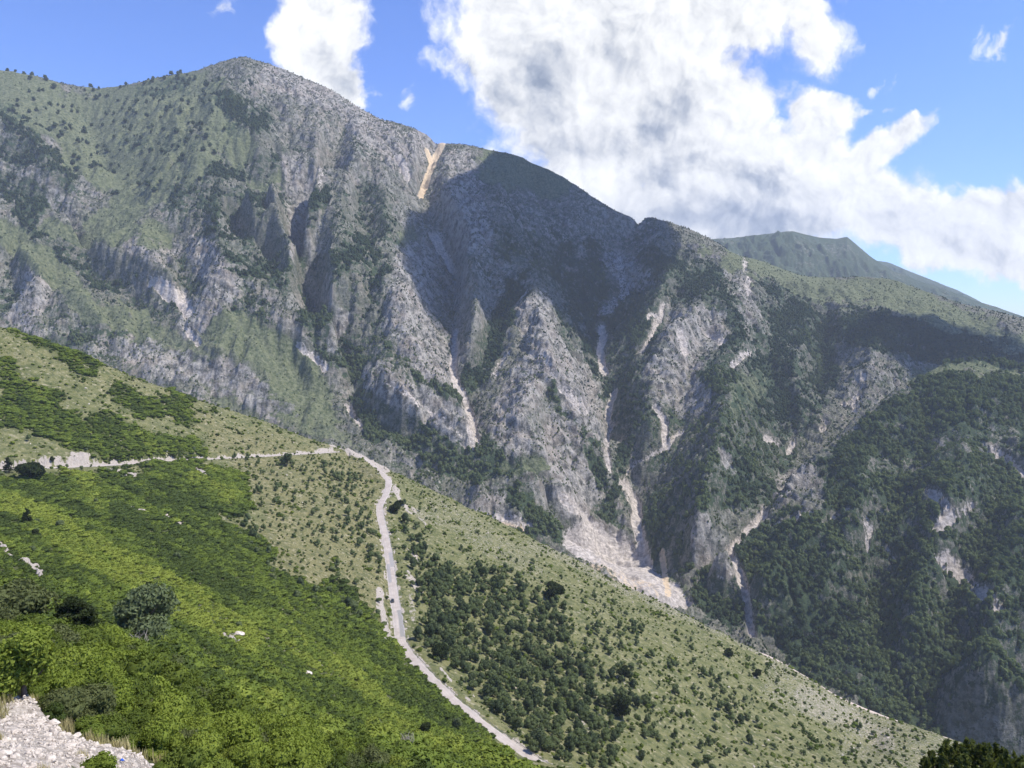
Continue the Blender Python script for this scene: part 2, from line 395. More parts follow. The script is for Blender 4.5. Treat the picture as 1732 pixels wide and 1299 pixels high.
# wide crags and buttresses, before the water works on them
wa_, wb_ = fbm(wx, wy, 320, 4, .55, 61.0), fbm(wx, wy, 320, 4, .55, 67.0)
cr = fbm(wx + 150 * wa_, wy + 150 * wb_, 260, 6, 0.52, 3.0, True)
MH = MH + cr * 42 * skyd + fbm(wx + 40 * wb_, wy, 100, 5, 0.55, 9.0) * 26 * skyd
def erode(H, batches, nd, steps, seed):
    r = np.random.RandomState(seed); h, w = H.shape; H = H.ravel().copy()
    for b in range(batches):
        x = r.rand(nd) * (w - 3) + 1; y = r.rand(nd) * (h - 3) + 1
        dx = np.zeros(nd); dy = np.zeros(nd); vel = np.ones(nd); wat = np.ones(nd); sed = np.zeros(nd)
        for s in range(steps):
            xi = x.astype(int); yi = y.astype(int); fx = x - xi; fy2 = y - yi; k = yi * w + xi
            a, b2, c, d2 = H[k], H[k + 1], H[k + w], H[k + w + 1]
            gx = (b2 - a) * (1 - fy2) + (d2 - c) * fy2; gy = (c - a) * (1 - fx) + (d2 - b2) * fx
            h0 = a * (1 - fx) * (1 - fy2) + b2 * fx * (1 - fy2) + c * (1 - fx) * fy2 + d2 * fx * fy2
            dx = dx * 0.1 - gx * 0.9; dy = dy * 0.1 - gy * 0.9
            l = np.hypot(dx, dy) + 1e-6; dx /= l; dy /= l
            nx_ = np.clip(x + dx, 1, w - 2.01); ny_ = np.clip(y + dy, 1, h - 2.01)
            xi2 = nx_.astype(int); yi2 = ny_.astype(int); fx2 = nx_ - xi2; fy3 = ny_ - yi2; k2 = yi2 * w + xi2
            h1 = H[k2] * (1 - fx2) * (1 - fy3) + H[k2 + 1] * fx2 * (1 - fy3) + H[k2 + w] * (1 - fx2) * fy3 + H[k2 + w + 1] * fx2 * fy3
            dh = h1 - h0
            cap = np.maximum(-dh, 0.02) * vel * wat * 0.9
            up = dh > 0
            amt = np.where(up, np.minimum(dh, sed), np.where(sed > cap, (sed - cap) * 0.2, -np.minimum((cap - sed) * 0.12, -dh)))
            sed = sed - amt
            for kk, ww in ((k, (1 - fx) * (1 - fy2)), (k + 1, fx * (1 - fy2)), (k + w, (1 - fx) * fy2), (k + w + 1, fx * fy2)):
                H += np.bincount(kk, amt * ww, minlength=h * w)
            vel = np.clip(np.sqrt(np.maximum(vel * vel - dh * 0.4, 0.05)), 0.2, 5); wat *= 0.985
            x, y = nx_, ny_
    return H.reshape(h, w)
H0 = MH.copy()
MH = erode(MH, 16, 9000, 60, 5)
dE = np.clip(MH - H0, -45, 12) * .42
keep = np.ones_like(MH)
# skyline crests keep their outline
near_top = np.exp(-((np.interp(px_, TOP[:, 0], TOP[:, 2]) - wy) / 60) ** 2)
MH = H0 + dE * (1 - 0.85 * near_top)

MU = np.linspace(-0.86, 0.90, 1750)
MD = np.concatenate([np.linspace(690, 3150, 1040), np.linspace(3170, 3850, 18)])
UU, DD = np.meshgrid(MU, MD)
X = UU * DD; Y = DD
gi, gj = mij(X, Y)
Z = bil(MH, gi, gj)
px_, py_ = project(X, Y, Z)
sk2 = np.clip((np.interp(px_, TOP[:, 0], TOP[:, 2]) - Y) / 140, 0.3, 1)

# ground cover
cF, cR, cS, cG, cT = Cover(), Cover(), Cover(), Cover(), Cover()
for pts, r, k in [([(20,160),(120,200),(220,190),(330,165)],60,1),([(150,260),(250,300)],60,1),([(240,320),(215,350)],42,1),([(170,385),(260,400)],32,.9),([(425,308),(470,310)],10,1),
   ([(0,395),(60,435),(150,525),(260,565)],26,.8),([(830,280),(900,290),(930,310)],42,.8),([(1180,425),(1200,430)],10,.9),([(1250,440),(1400,490),(1500,500),(1732,590)],30,.9),([(400,570),(470,600),(540,700),(480,670)],48,.9),
   ([(860,800),(930,800)],22,.8),([(1120,960),(1145,1000)],15,1),([(1320,980),(1345,1050)],40,.45),([(1550,645),(1640,622),(1720,640)],14,.8),([(360,210),(400,250)],40,.6),([(260,230),(340,260),(320,300)],30,.8),
   ([(80,390),(140,410)],22,.8),([(1250,690),(1290,640)],30,.5),([(1500,480),(1600,540)],36,.7),([(700,440),(690,400)],20,.5)]:
    cG.line(pts, r, k)
for pts, r, k in [([(0,190),(20,220),(60,240)],24,1),([(0,260),(60,270),(110,300)],24,.8),([(0,320),(60,330),(40,370)],28,.9),([(30,380),(120,450),(200,500)],16,.9),([(240,150),(320,145)],12,1),([(200,240),(300,240)],16,.7),
   ([(370,165),(440,200),(400,230)],28,.7),([(360,290),(460,282)],24,1),([(290,300),(420,370),(480,470)],44,.6),([(540,330),(515,440),(515,510)],17,1),([(560,450),(620,420),(640,470)],32,.85),([(530,540),(560,600),(650,660)],36,1),
   ([(620,700),(700,740),(790,780),(860,790)],38,1),([(740,780),(800,805)],24,1),([(690,635),(730,655),(790,695)],9,1),([(870,500),(840,560),(820,620),(790,650)],27,1),([(1000,580),(1000,640)],17,.9),
   ([(930,660),(1000,740),(1015,810)],13,1),([(1050,560),(1100,450),(1170,480)],34,.8),([(1050,640),(1060,720)],22,.8),([(1050,780),(1040,850),(1030,880)],14,1),([(1120,860),(1100,940),(1150,870),(1250,830)],44,1),
   ([(1260,700),(1330,690),(1290,630)],42,.95),([(1280,760),(1230,830)],28,1),([(1300,560),(1450,560),(1600,590),(1732,600)],44,.95),([(1400,640),(1380,560)],34,.9),([(1200,1000),(1235,1030)],42,1),([(1160,960),(1150,900)],22,1),
   ([(930,440),(990,500),(960,560)],50,.55),([(1000,420),(1020,500)],20,.6),([(860,400),(900,450)],30,.4),([(870,850),(900,900),(960,900)],26,.8),([(620,330),(680,420)],22,.5),([(100,420),(200,460)],20,.5),
   ([(60,600),(180,560)],20,.5),([(1100,770),(1180,800)],24,.7)]:
    cF.line(pts, r, k)
cF.poly([(1010,470),(1120,420),(1240,460),(1400,500),(1420,620),(1380,720),(1300,860),(1180,860),(1080,820),(1020,700)], .50)
cF.poly([(0,380),(300,380),(420,480),(480,560),(250,600),(0,540)], .30)
cF.poly([(600,560),(760,560),(800,680),(700,700)], .25)
cF.poly([(250,230),(420,190),(500,260),(500,480),(400,470),(280,380)], .34)
cF.poly([(560,330),(660,320),(690,460),(660,620),(560,640)], .34)
cG.poly([(230,560),(420,560),(560,700),(600,760),(380,700)], .42)
cF.poly([(1235,935),(1300,880),(1400,770),(1480,700),(1560,650),(1732,640),(1900,700),(1900,1400),(1600,1290),(1270,1085)], .92)
cS.k = 1
for pts, r, k in [([(640,650),(720,690),(790,740)],32,1),([(900,530),(930,600),(870,680),(860,750)],38,1),([(960,640),(1000,720),(940,760),(980,830)],40,.8),([(700,450),(690,560),(740,620)],48,.75),([(1150,560),(1200,560),(1120,640),(1170,680)],42,.8),
   ([(60,490),(40,540)],32,.8),([(340,430),(380,490),(330,560)],32,.7),([(230,600),(400,650),(480,700)],32,.7),([(600,200),(680,260),(720,240)],34,.8),([(460,130),(560,170)],28,.7),([(780,280),(800,400)],40,.6),
   ([(500,280),(510,420)],22,.6),([(580,540),(560,600)],14,.7),([(950,830),(990,890)],22,.9),([(870,880),(820,860)],22,.6),([(1220,770),(1240,810)],14,.8),([(1180,880),(1190,960)],18,.8),([(1600,760),(1700,740)],34,.45),([(1480,800),(1560,790)],26,.45),
   ([(1340,830),(1370,840)],40,.8),([(1640,1240),(1732,1250)],50,.45),([(1040,450),(1080,480)],30,.6),([(230,420),(290,430)],26,.6),([(1240,470),(1290,560)],24,.5)]:
    cR.line(pts, r, k)
for pts, r, k in [([(672,270),(690,300)],7,.8),([(735,400),(750,430),(765,460)],11,.9),([(265,480),(300,505),(320,530)],17,1),([(505,585),(550,625)],4,1),([(590,690),(610,730)],5,.7),([(770,565),(768,640),(790,690),(805,752)],5,1),
   ([(1020,560),(1014,600),(1022,637)],5,1),([(1042,662),(1032,690),(1030,712)],5,1),([(1030,712),(1028,760),(1030,800)],3,.7),([(1110,688),(1122,720),(1125,760)],5,.9),([(1060,800),(1160,730)],3,.6),([(1055,818),(1075,850),(1078,900),(1092,950),(1115,985),(1160,1025)],8,1),
   ([(985,915),(1050,945),(1090,985),(1125,1010)],40,1),([(950,835),(990,880),(1020,910)],11,.9),([(845,875),(895,895)],12,.7),([(1232,935),(1262,1000),(1272,1078)],6,1),([(1292,872),(1240,930)],6,1),([(1455,640),(1450,690)],12,.8),([(1430,690),(1440,680)],12,.7),
   ([(1345,740),(1335,770)],9,.8),([(1300,745),(1310,755)],8,.8),([(1392,715),(1395,730)],7,.8),([(1575,835),(1610,870),(1590,900)],17,1),([(1670,760),(1700,780),(1760,820)],12,.9),([(1595,950),(1640,990),(1690,1030)],20,.9),([(1610,890),(1640,860)],8,.8),
   ([(1310,892),(1370,872)],5,.9),([(1395,890),(1440,860)],4,.9),([(1450,880),(1470,900),(1460,940)],8,.7),([(1500,870),(1440,880)],5,.6),([(1620,790),(1670,800),(1720,760)],6,.5),([(1500,935),(1510,950)],8,.7),([(1100,540),(1125,520),(1085,600)],3,.7),([(1062,490),(1080,470)],12,.3),([(1044,440),(1060,500),(1020,530)],7,.5),
   ([(1150,560),(1158,600)],5,.8),([(1200,570),(1220,580)],8,.7),([(1240,620),(1265,600)],10,.6),([(660,650),(700,680),(780,735)],9,.5),([(1260,440),(1265,500)],3,.6),([(835,640),(860,600)],4,.6),([(920,600),(935,640)],6,.5),([(950,660),(990,700)],8,.6),([(320,560),(335,585)],9,.7),([(545,290),(540,330)],4,.5),([(550,170),(510,140)],6,.3),([(1180,990),(1240,975)],3,.4),([(1450,960),(1460,1100)],5,.35),([(1440,1000),(1430,1120)],8,.3),([(1480,1150),(1520,1180)],6,.3)]:
    cS.line(pts, r + (3.5 if r < 9 else 0), k)
for pts, r, k in [([(748,243),(728,290),(712,335)],8,1),([(722,255),(728,275)],6,.8),([(1120,940),(1130,1000)],8,.7),([(1000,960),(1100,1000)],26,.5),([(850,885),(880,895)],10,.6)]:
    cT.line(pts, r, k)
wxn = fbm(X, Y, 60, 4, 0.6, 1.0) ; wyn = fbm(X, Y, 60, 4, 0.6, 7.0)
sx, sy = px_ + wxn * 9, py_ + wyn * 9
wl, wm_ = fbm(X, Y, 200, 5, .6, 201.0), fbm(X, Y, 200, 5, .6, 207.0)
F_ = cF.at(px_ + wxn * 22 + wl * 30, py_ + wyn * 22 + wm_ * 30); R_ = cR.at(px_ + wxn * 24, py_ + wyn * 24); S_ = cS.at(px_ + wxn * 9, py_ + wyn * 9); G_ = cG.at(px_ + wxn * 26 + wl * 24, py_ + wyn * 26 + wm_ * 24); T_ = cT.at(px_ + wxn * 3, py_ + wyn * 3)
pch = sstep(1300, 1380, px_); S_ = np.clip(S_ * sstep(-.62 + .40 * pch, -.10 + .36 * pch, fbm(X, Y, 22, 5, .75, 88.0) + .75 * (S_ - .65)), 0, 1); T_ = T_ * sstep(-.5, .1, fbm(X, Y, 14, 4, .65, 89.0) + .8 * (T_ - .5))
inC = (px_ > 1240) & (Y < np.interp(px_, CTOP[:, 0], CTOP[:, 2]) + 40)

# fine relief: strong in rock, soft in scree and meadow
rough = np.clip(1.0 - 0.7 * G_ - 0.9 * S_ - 0.12 * F_, 0.12, 1) * sk2
ribs = fbm(X + 30 * wxn, Y * .8 + 30 * wyn, 48, 5, 0.62, 21.0, True)
ph = (Z + .35 * X + 22 * fbm(X, Y, 120, 3, .5, 23.0)) / 26.0; ledge = sstep(.15, .6, ph - np.floor(ph)) - (ph - np.floor(ph))
Z = Z - 5.0 * sstep(.2, .8, S_) + rough * (ledge * 13.0 * np.clip(1.2 * fbm(X, Y, 150, 3, .5, 24.0) + .4, 0, 1) + ribs * 11.0 + fbm(X + 8 * wyn, Y * .8 + 8 * wxn, 22, 4, 0.65, 31.0, True) * 5.5) + 0.9 * fbm(X, Y, 9, 3, 0.6, 4.0) * np.clip(sk2, .3, 1)
gy_, gx_ = np.gradient(Z); DDy = np.gradient(DD, axis=0); DXx = np.gradient(X, axis=1)
sl = np.hypot(gy_ / DDy, gx_ / DXx)
curv = blur(Z, 6) - Z
patch = fbm(X, Y, 140, 5, 0.55, 12.0)
forest = np.clip(F_ * .9 + 0.65 * patch + 0.10 * np.clip(curv, -2, 2) + 0.22 * (1 - R_) - 0.7 * R_ - 0.55 * G_ - 1.6 * S_ - 1.6 * T_ - 0.15, 0, 1)
forest = np.where(sl > 1.9, forest * .35, forest)
rock = np.clip(R_ + 0.55 * sstep(0.75, 1.5, sl) - 0.8 * G_ - .55 * F_ + 0.30 * patch + .12, 0, 1)
V = np.stack([X.ravel(), Y.ravel(), Z.ravel()], 1)
MZ = Z; MXg, MYg = X, Y; Smask = np.maximum(S_, T_); Gmask = G_; Rmask = R_

def principled(name, rough=0.9):
    m = bpy.data.materials.new(name); m.use_nodes = True; nt = m.node_tree
    b = nt.nodes['Principled BSDF']; b.inputs['Roughness'].default_value = rough
    b.inputs['Specular IOR Level'].default_value = 0.15
    return m, nt, b, G(nt)

mm, nt, b, g = principled('mountain_slopes', 0.95)
pos = N(nt, 'ShaderNodeNewGeometry').outputs['Position']
ca = g.attr('cover').outputs['Color']; cs = nt.nodes.new('ShaderNodeSeparateColor'); nt.links.new(ca, cs.inputs[0])
aR, aF, aS = cs.outputs[0], cs.outputs[1], cs.outputs[2]; aG = g.attr('cover').outputs['Alpha']
aT = g.attr('tan').outputs['Fac']
nb = g.noise(pos, 0.02, 6, 0.62).outputs[0]; nf = g.noise(pos, 0.14, 6, 0.68).outputs[0]; nv = g.noise(pos, 0.45, 3, 0.6).outputs[0]
stc = N(nt, 'ShaderNodeMapping'); stc.inputs['Scale'].default_value = (1, .8, .75); nt.links.new(pos, stc.inputs[0])
nst = g.noise(stc.outputs[0], 0.07, 8, 0.74).outputs[0]
rockc = g.mix(g.ss(nst, .36, .62), (.040, .045, .036), (.375, .350, .305))
rockc = g.mix(g.ss(aR, .2, 1.0, .72, 0), rockc, (.085, .100, .062))
rockc = g.mix(g.ss(nb, .4, .7, 0, .4), rockc, (.34, .275, .22))
grassc = g.mix(g.ss(nf, .35, .65), (.070, .090, .040), (.185, .195, .110))
soil = g.mix(g.ss(nf, .35, .65), (.070, .080, .048), (.22, .205, .165))
bushc = g.mix(nv, (.032, .052, .026), (.062, .086, .042))
c = soil
c = g.mix(g.ss(g.m('ADD', aG, g.m('MULTIPLY', g.m('SUBTRACT', nf, .5), 1.2)), .15, .55), c, grassc)
c = g.mix(g.ss(g.m('ADD', aR, g.m('MULTIPLY', g.m('SUBTRACT', nf, .5), 2.0)), .30, .50), c, rockc)
c = g.mix(g.ss(g.m('ADD', aF, g.m('MULTIPLY', g.m('SUBTRACT', g.noise(pos, .055, 7, .78).outputs[0], .5), 3.4)), .30, .42), c, bushc)
screec = g.mix(g.ss(nf, .34, .66), (.27, .24, .205), (.60, .535, .465))
c = g.mix(g.ss(g.m('ADD', aS, g.m('MULTIPLY', g.m('SUBTRACT', nf, .5), 1.7)), .32, .62), c, screec)
c = g.mix(g.ss(g.m('ADD', aT, g.m('MULTIPLY', g.m('SUBTRACT', nf, .5), 1.2)), .3, .7), c, g.mix(nf, (.52, .40, .26), (.68, .54, .36)))
nt.links.new(c, b.inputs['Base Color'])
bp = N(nt, 'ShaderNodeBump'); bp.inputs['Strength'].default_value = 1.0; bp.inputs['Distance'].default_value = 4.0
hh = g.m('ADD', g.m('MULTIPLY', nst, .9), g.m('MULTIPLY', g.noise(pos, .22, 6, .7).outputs[0], .9))
nt.links.new(hh, bp.inputs['Height']); nt.links.new(bp.outputs[0], b.inputs['Normal'])

mo = mesh_obj('mountain', V, grid_faces(len(MD), len(MU)), mm)
set_col(mo, 'cover', np.stack([rock.ravel(), forest.ravel(), S_.ravel(), G_.ravel()], 1))
ta = mo.data.attributes.new('tan', 'FLOAT', 'POINT'); ta.data.foreach_set('value', T_.ravel().astype(np.float32))
tag(mo, kind='structure')

# ---- farther range on the right
def far_range(name, sky_, depth, drop, seed, mat):
    sky_ = np.array([W(*p) for p in sky_]); us = np.linspace(sky_[0, 0] / sky_[0, 1], sky_[-1, 0] / sky_[-1, 1], 500)
    tz = np.interp(us, sky_[:, 0] / sky_[:, 1], sky_[:, 2]); D0 = np.interp(us, sky_[:, 0] / sky_[:, 1], sky_[:, 1])
    rr = np.concatenate([np.linspace(-1, 0, 160), np.linspace(0.03, .6, 14)])
    R, U = np.meshgrid(rr, us, indexing='ij')
    Yy = D0[None] + R * depth; Xx = U * Yy
    Zz = tz[None] - np.abs(R) * drop
    k = np.clip(np.abs(R) * 6, .05, 1)
    Zz = Zz + k * (fbm(Xx, Yy * .4, 420, 6, .55, seed, True) * 150 + fbm(Xx, Yy * .6, 120, 5, .6, seed + 4, True) * 55)
    o = mesh_obj(name, np.stack([Xx.ravel(), Yy.ravel(), Zz.ravel()], 1), grid_faces(*R.shape), mat)
    cv = np.zeros((R.size, 4)); cv[:, 0] = (.40 + .5 * fbm(Xx, Yy, 300, 4, .5, seed + 2)).ravel(); cv[:, 1] = (.66 + .6 * fbm(Xx, Yy, 260, 5, .6, seed + 8)).ravel(); cv[:, 3] = .25
    set_col(o, 'cover', np.clip(cv, 0, 1)); a_ = o.data.attributes.new('tan', 'FLOAT', 'POINT')
    return tag(o, kind='structure')
far_range('hills', [(1050, 440, 5400), (1150, 415, 5400), (1200, 406, 5400), (1240, 404, 5400), (1300, 397, 5450), (1340, 392, 5480), (1385, 402, 5500), (1415, 404, 5500), (1433, 401, 5500), (1455, 420, 5500), (1480, 440, 5500), (1510, 458, 5500), (1560, 478, 5500), (1640, 506, 5500), (1760, 545, 5500), (1900, 600, 5500)], 1900, 1100, 2.0, mm)
far_range('hills', [(1300, 500, 7600), (1400, 430, 7600), (1470, 440, 7600), (1500, 444, 7600), (1560, 468, 7600), (1620, 492, 7600), (1670, 517, 7600), (1700, 530, 7600), (1800, 570, 7600), (2000, 600, 7600)], 2000, 1100, 6.0, mm)

# ------------------------------------------------------------------ near hillside
def near_ij(x, y):
    return (np.log(np.maximum(y, 4.0)) - NS0) / (NS1 - NS0) * (nny - 1), (x / np.maximum(y, 4.0) - NU0) / (NU1 - NU0) * (nnx - 1)
NU0, NU1, NS0, NS1, nny, nnx = -1.05, 1.05, math.log(7.0), math.log(1150.0), 380, 520
CREST = [(-300, 400, 600), (0, 535, 620), (100, 571, 640), (200, 612, 660), (330, 662, 690), (450, 702, 720), (520, 735, 742), (560, 750, 752), (600, 762, 745), (655, 787, 722), (740, 822, 700), (870, 885, 680), (960, 928, 660),
         (1050, 977, 640), (1160, 1031, 620), (1270, 1085, 600), (1340, 1120, 590), (1440, 1178, 575), (1500, 1203, 560), (1560, 1223, 550), (1620, 1244, 540), (1732, 1290, 520), (1950, 1380, 500)]
UPROAD = [(-160, 806, 410), (-80, 801, 430), (0, 794, 450), (100, 791, 472), (200, 784, 500), (300, 778, 540), (400, 774, 590), (500, 769, 645), (550, 766, 685), (583, 765, 712), (606, 772, 712), (622, 782, 700), (637, 794, 680), (648, 803, 662), (657, 811, 645)]
LOROAD = [(657, 811, 645), (657, 822, 630), (652, 838, 610), (644, 852, 592), (642, 862, 578), (645, 880, 556), (651, 905, 525), (656, 930, 500), (660, 960, 473), (664, 990, 448), (668, 1020, 427), (673, 1045, 405), (675, 1065, 390), (678, 1085, 376),
          (690, 1104, 360), (710, 1128, 346), (737, 1156, 332), (768, 1186, 319), (800, 1213, 309), (840, 1243, 298), (885, 1275, 288), (940, 1312, 277), (1010, 1360, 262)]
up = np.array([W(*p) for p in UPROAD]); lo = np.array([W(*p) for p in LOROAD]); cr_ = np.array([W(*p) for p in CREST])
def smooth_path(P_, n=6):
    Q = [P_[0]]
    for i in range(len(P_) - 1):
        p0, p1, p2, p3 = P_[max(i - 1, 0)], P_[i], P_[i + 1], P_[min(i + 2, len(P_) - 1)]
        for k in range(1, n + 1):
            t = k / n
            Q.append(0.5 * ((2 * p1) + (-p0 + p2) * t + (2 * p0 - 5 * p1 + 4 * p2 - p3) * t * t + (-p0 + 3 * p1 - 3 * p2 + p3) * t ** 3))
    return np.array(Q)
up = smooth_path(up); lo = smooth_path(lo)
ROAD = np.vstack([up[:-1], lo]); ROAD[:, 2] = np.convolve(np.pad(ROAD[:, 2], 6, mode='edge'), np.ones(13) / 13, 'valid')
NL = [cr_, cr_ + (0, 60, -78), cr_ + (0, 170, -215), cr_ + (0, 320, -330)]
NL.append(ROAD)
upc = up[:66].copy(); upc[:, 1] += 8; upc[:, 2] += np.interp(np.arange(66), [0, 30, 50, 66], [4.2, 3.6, 2.4, 1.6]); NL.append(upc)
for L in [
    [(-400,640,500),(0,640,560),(150,680,575),(300,715,610),(420,742,650)],
    [(-300,870,330),(0,850,362),(120,850,400),(250,848,430),(400,850,478),(500,850,520),(580,850,560)],
    [(-300,930,230),(0,900,282),(150,900,320),(300,905,370),(450,920,420),(560,930,455),(620,940,480)],
    [(-300,1010,130),(0,990,155),(150,1000,190),(300,1010,240),(430,1030,290),(540,1050,340),(620,1070,370)],
    [(-300,1090,70),(0,1070,78),(150,1070,100),(300,1090,150),(430,1120,200),(560,1140,255),(650,1150,290),(700,1165,305)],
    [(-300,1150,42),(0,1130,46),(120,1130,56),(240,1130,76),(400,1170,115),(560,1200,165),(680,1225,210),(780,1250,240),(860,1290,255)],
    [(-300,1200,30),(0,1175,33),(60,1190,33),(130,1215,34),(250,1200,50),(400,1240,72),(560,1252,96),(700,1258,116),(850,1268,128),(1000,1302,135)],
    [(-300,1299,19),(0,1299,21),(120,1299,23),(250,1299,28),(350,1299,38),(500,1299,55),(650,1310,78),(850,1340,95),(1000,1360,110),(1100,1400,120)],
    [(-400,1500,13),(0,1500,14),(400,1500,22),(900,1500,50),(1300,1500,95),(1700,1500,130)],
    [(-600,2200,8),(400,2200,9),(1200,2200,16),(2200,2000,28)],
    [(1500,1340,200),(1650,1330,200),(1732,1330,205),(1900,1380,200)],
    [(1100,1299,330),(1250,1299,365),(1400,1299,405),(1600,1310,440),(1900,1420,420)],
    [(760,1060,425),(900,1110,425),(1050,1180,400),(1200,1230,410),(1350,1240,455),(1480,1270,500)],
    [(720,940,510),(850,980,520),(1000,1030,520),(1150,1090,520),(1300,1160,520),(1450,1230,525)],
    [(700,860,600),(800,900,605),(900,940,600),(1050,1010,590),(1200,1080,570)],
    [(980,1330,270),(1300,1420,280),(1700,1500,300)],
]:
    NL.append(np.array([W(*p) for p in L]))
NL.append([(-1200, 1130, -300), (-500, 1140, -360), (300, 1140, -600), (1200, 1140, -800)])
fix, val = raster_lines(NL, near_ij, (nny, nnx), 0.5)
NH = membrane(fix, val, 220)
wgt = membrane(fix, np.where(fix, 1.0, 0.0), 3)
NH = blur(NH, 7)
nu = np.linspace(-0.86, 0.86, 1500); ns = np.exp(np.linspace(math.log(11.5), math.log(1080.0), 1350))
UU, DD = np.meshgrid(nu, ns); X = UU * DD; Y = DD
gi, gj = near_ij(X, Y); Z = bil(NH, gi, gj)
# exact road bench
def path_info(X, Y, path, reach):
    best = np.full(X.shape, 1e9, np.float32); zz = np.zeros(X.shape, np.float32); side = np.zeros(X.shape, np.float32); arc = np.zeros(X.shape, np.float32)
    s = 0.0
    for p, q in zip(path[:-1], path[1:]):
        L = math.hypot(q[0] - p[0], q[1] - p[1])
        if L < 1e-6: continue
        ylo, yhi = min(p[1], q[1]) - reach, max(p[1], q[1]) + reach
        i0, i1 = np.searchsorted(Y[:, 0], [ylo, yhi])
        if i1 > i0:
            xs, ys = X[i0:i1], Y[i0:i1]
            xm = (min(p[0], q[0]) - reach, max(p[0], q[0]) + reach)
            c = np.nonzero((xs.min(0) < xm[1]) & (xs.max(0) > xm[0]))[0]
            if len(c):
                c0, c1 = c[0], c[-1] + 1; xs = xs[:, c0:c1]; ys = ys[:, c0:c1]
                t = np.clip(((xs - p[0]) * (q[0] - p[0]) + (ys - p[1]) * (q[1] - p[1])) / L ** 2, 0, 1)
                dx = xs - p[0] - t * (q[0] - p[0]); dy = ys - p[1] - t * (q[1] - p[1]); dd = np.hypot(dx, dy)
                sg = np.sign((q[0] - p[0]) * dy - (q[1] - p[1]) * dx)
                B = best[i0:i1, c0:c1]; mk = dd < B
                B[mk] = dd[mk]; zz[i0:i1, c0:c1][mk] = (p[2] + t * (q[2] - p[2]))[mk]; side[i0:i1, c0:c1][mk] = sg[mk]; arc[i0:i1, c0:c1][mk] = (s + t * L)[mk]
        s += L
    return best, zz, side, arc
RDIST, RZ, RSIDE, RARC = path_info(X, Y, ROAD, 40)
px_, py_ = project(X, Y, Z)

cM, cTr, cW, cY, cDr, cBr, cD = Cover(), Cover(), Cover(), Cover(), Cover(), Cover(), Cover()
# maquis carpet
cM.poly([(-120,798),(60,808),(150,800),(330,790),(410,800),(430,850),(400,870),(420,900),(470,930),(440,960),(520,985),(600,1040),(650,1080),(690,1118),(740,1165),(800,1225),(870,1290),(1010,1330),(1010,1500),(-200,1500)], 1)
for pts, r, k in [([(-20,700),(60,700),(140,740),(220,760),(330,765)],34,.95),([(120,600),(150,620)],26,.9),([(60,575),(90,590)],18,.8),([(200,660),(240,690),(300,690)],22,.9),([(290,650),(320,670)],14,.9),([(310,705),(325,715)],14,.95),
   ([(350,700),(370,705)],8,.7),([(0,620),(30,640)],24,.7),([(20,660),(100,670)],22,.7),([(170,715),(230,740)],24,.95),([(350,690),(360,680)],10,.6),([(560,1000),(660,1080)],28,.6),([(420,700),(450,712)],5,.5),([(10,560),(40,575)],12,.6),([(470,720),(500,735)],5,.4)]:
    cM.line(pts, r, k)
for pts, r in [([(0,925),(30,950),(70,975)],7),([(190,850),(250,870)],3),([(270,875),(340,900),(370,905)],5),([(180,795),(230,800)],5),([(340,790),(350,805)],6),([(370,870),(420,900)],12),([(300,830),(310,845)],4),([(380,1070),(410,1075)],9),([(515,1140),(530,1145)],9),([(-20,1190),(60,1215),(120,1270),(240,1310)],30),
               ([(430,1280),(470,1290)],20),([(520,1265),(530,1280)],10),([(430,830),(470,850)],12),([(-20,1400),(0,1230),(60,1290)],45),([(640,1010),(655,1060)],10)]:
    cM.A *= (1 - Cover().line(pts, r, 1).A)
# trees
cTr.poly([(690,900),(720,930),(760,960),(840,960),(880,990),(940,1010),(980,1090),(1010,1150),(1020,1299),(980,1299),(900,1285),(820,1200),(760,1140),(700,1090),(720,1010),(690,960)], 1.0)
for pts, r, k in [([(690,880),(720,1000),(720,1080)],18,.8),([(1010,1080),(1060,1150),(1100,1250)],38,.6),([(1060,1050),(1110,1110),(1150,1200),(1200,1299)],30,.55),([(1000,1010),(1060,1080)],22,.5),([(1180,1140),(1230,1190),(1280,1260)],26,.6),([(960,960),(1040,1030)],20,.35),
   ([(560,800),(600,880),(620,940),(640,980)],30,.55),([(450,830),(520,860),(560,960)],26,.4),([(420,900),(480,1000),(580,1020),(640,1070)],26,.5),([(580,780),(620,830)],18,.45),([(470,790),(500,800)],18,.5),([(1300,1290),(1400,1300)],20,.4),([(850,940),(900,960)],20,.25),([(1050,1200),(1000,1299)],40,.8),([(620,860),(640,960)],14,.6)]:
    cTr.line(pts, r, k)
cDr.poly([(380,560+160),(600,765),(655,800),(660,1060),(600,1060),(420,930),(440,850),(380,780),(300,700),(250,640)], 1)
cDr.poly([(0,560),(200,620),(400,690),(330,720),(120,640),(0,610)], .5); cDr.A *= .8
for pts, r, k in [([(1320,1160),(1480,1240),(1700,1310)],46,.5),([(900,920),(1100,1010),(1260,1085),(1450,1185)],16,.6),([(740,860),(900,960)],30,.45),([(1360,1180),(1500,1250)],30,.8),([(690,860),(740,880)],10,.6),([(1430,1260),(1560,1299)],30,.5)]:
    cW.line(pts, r, k)
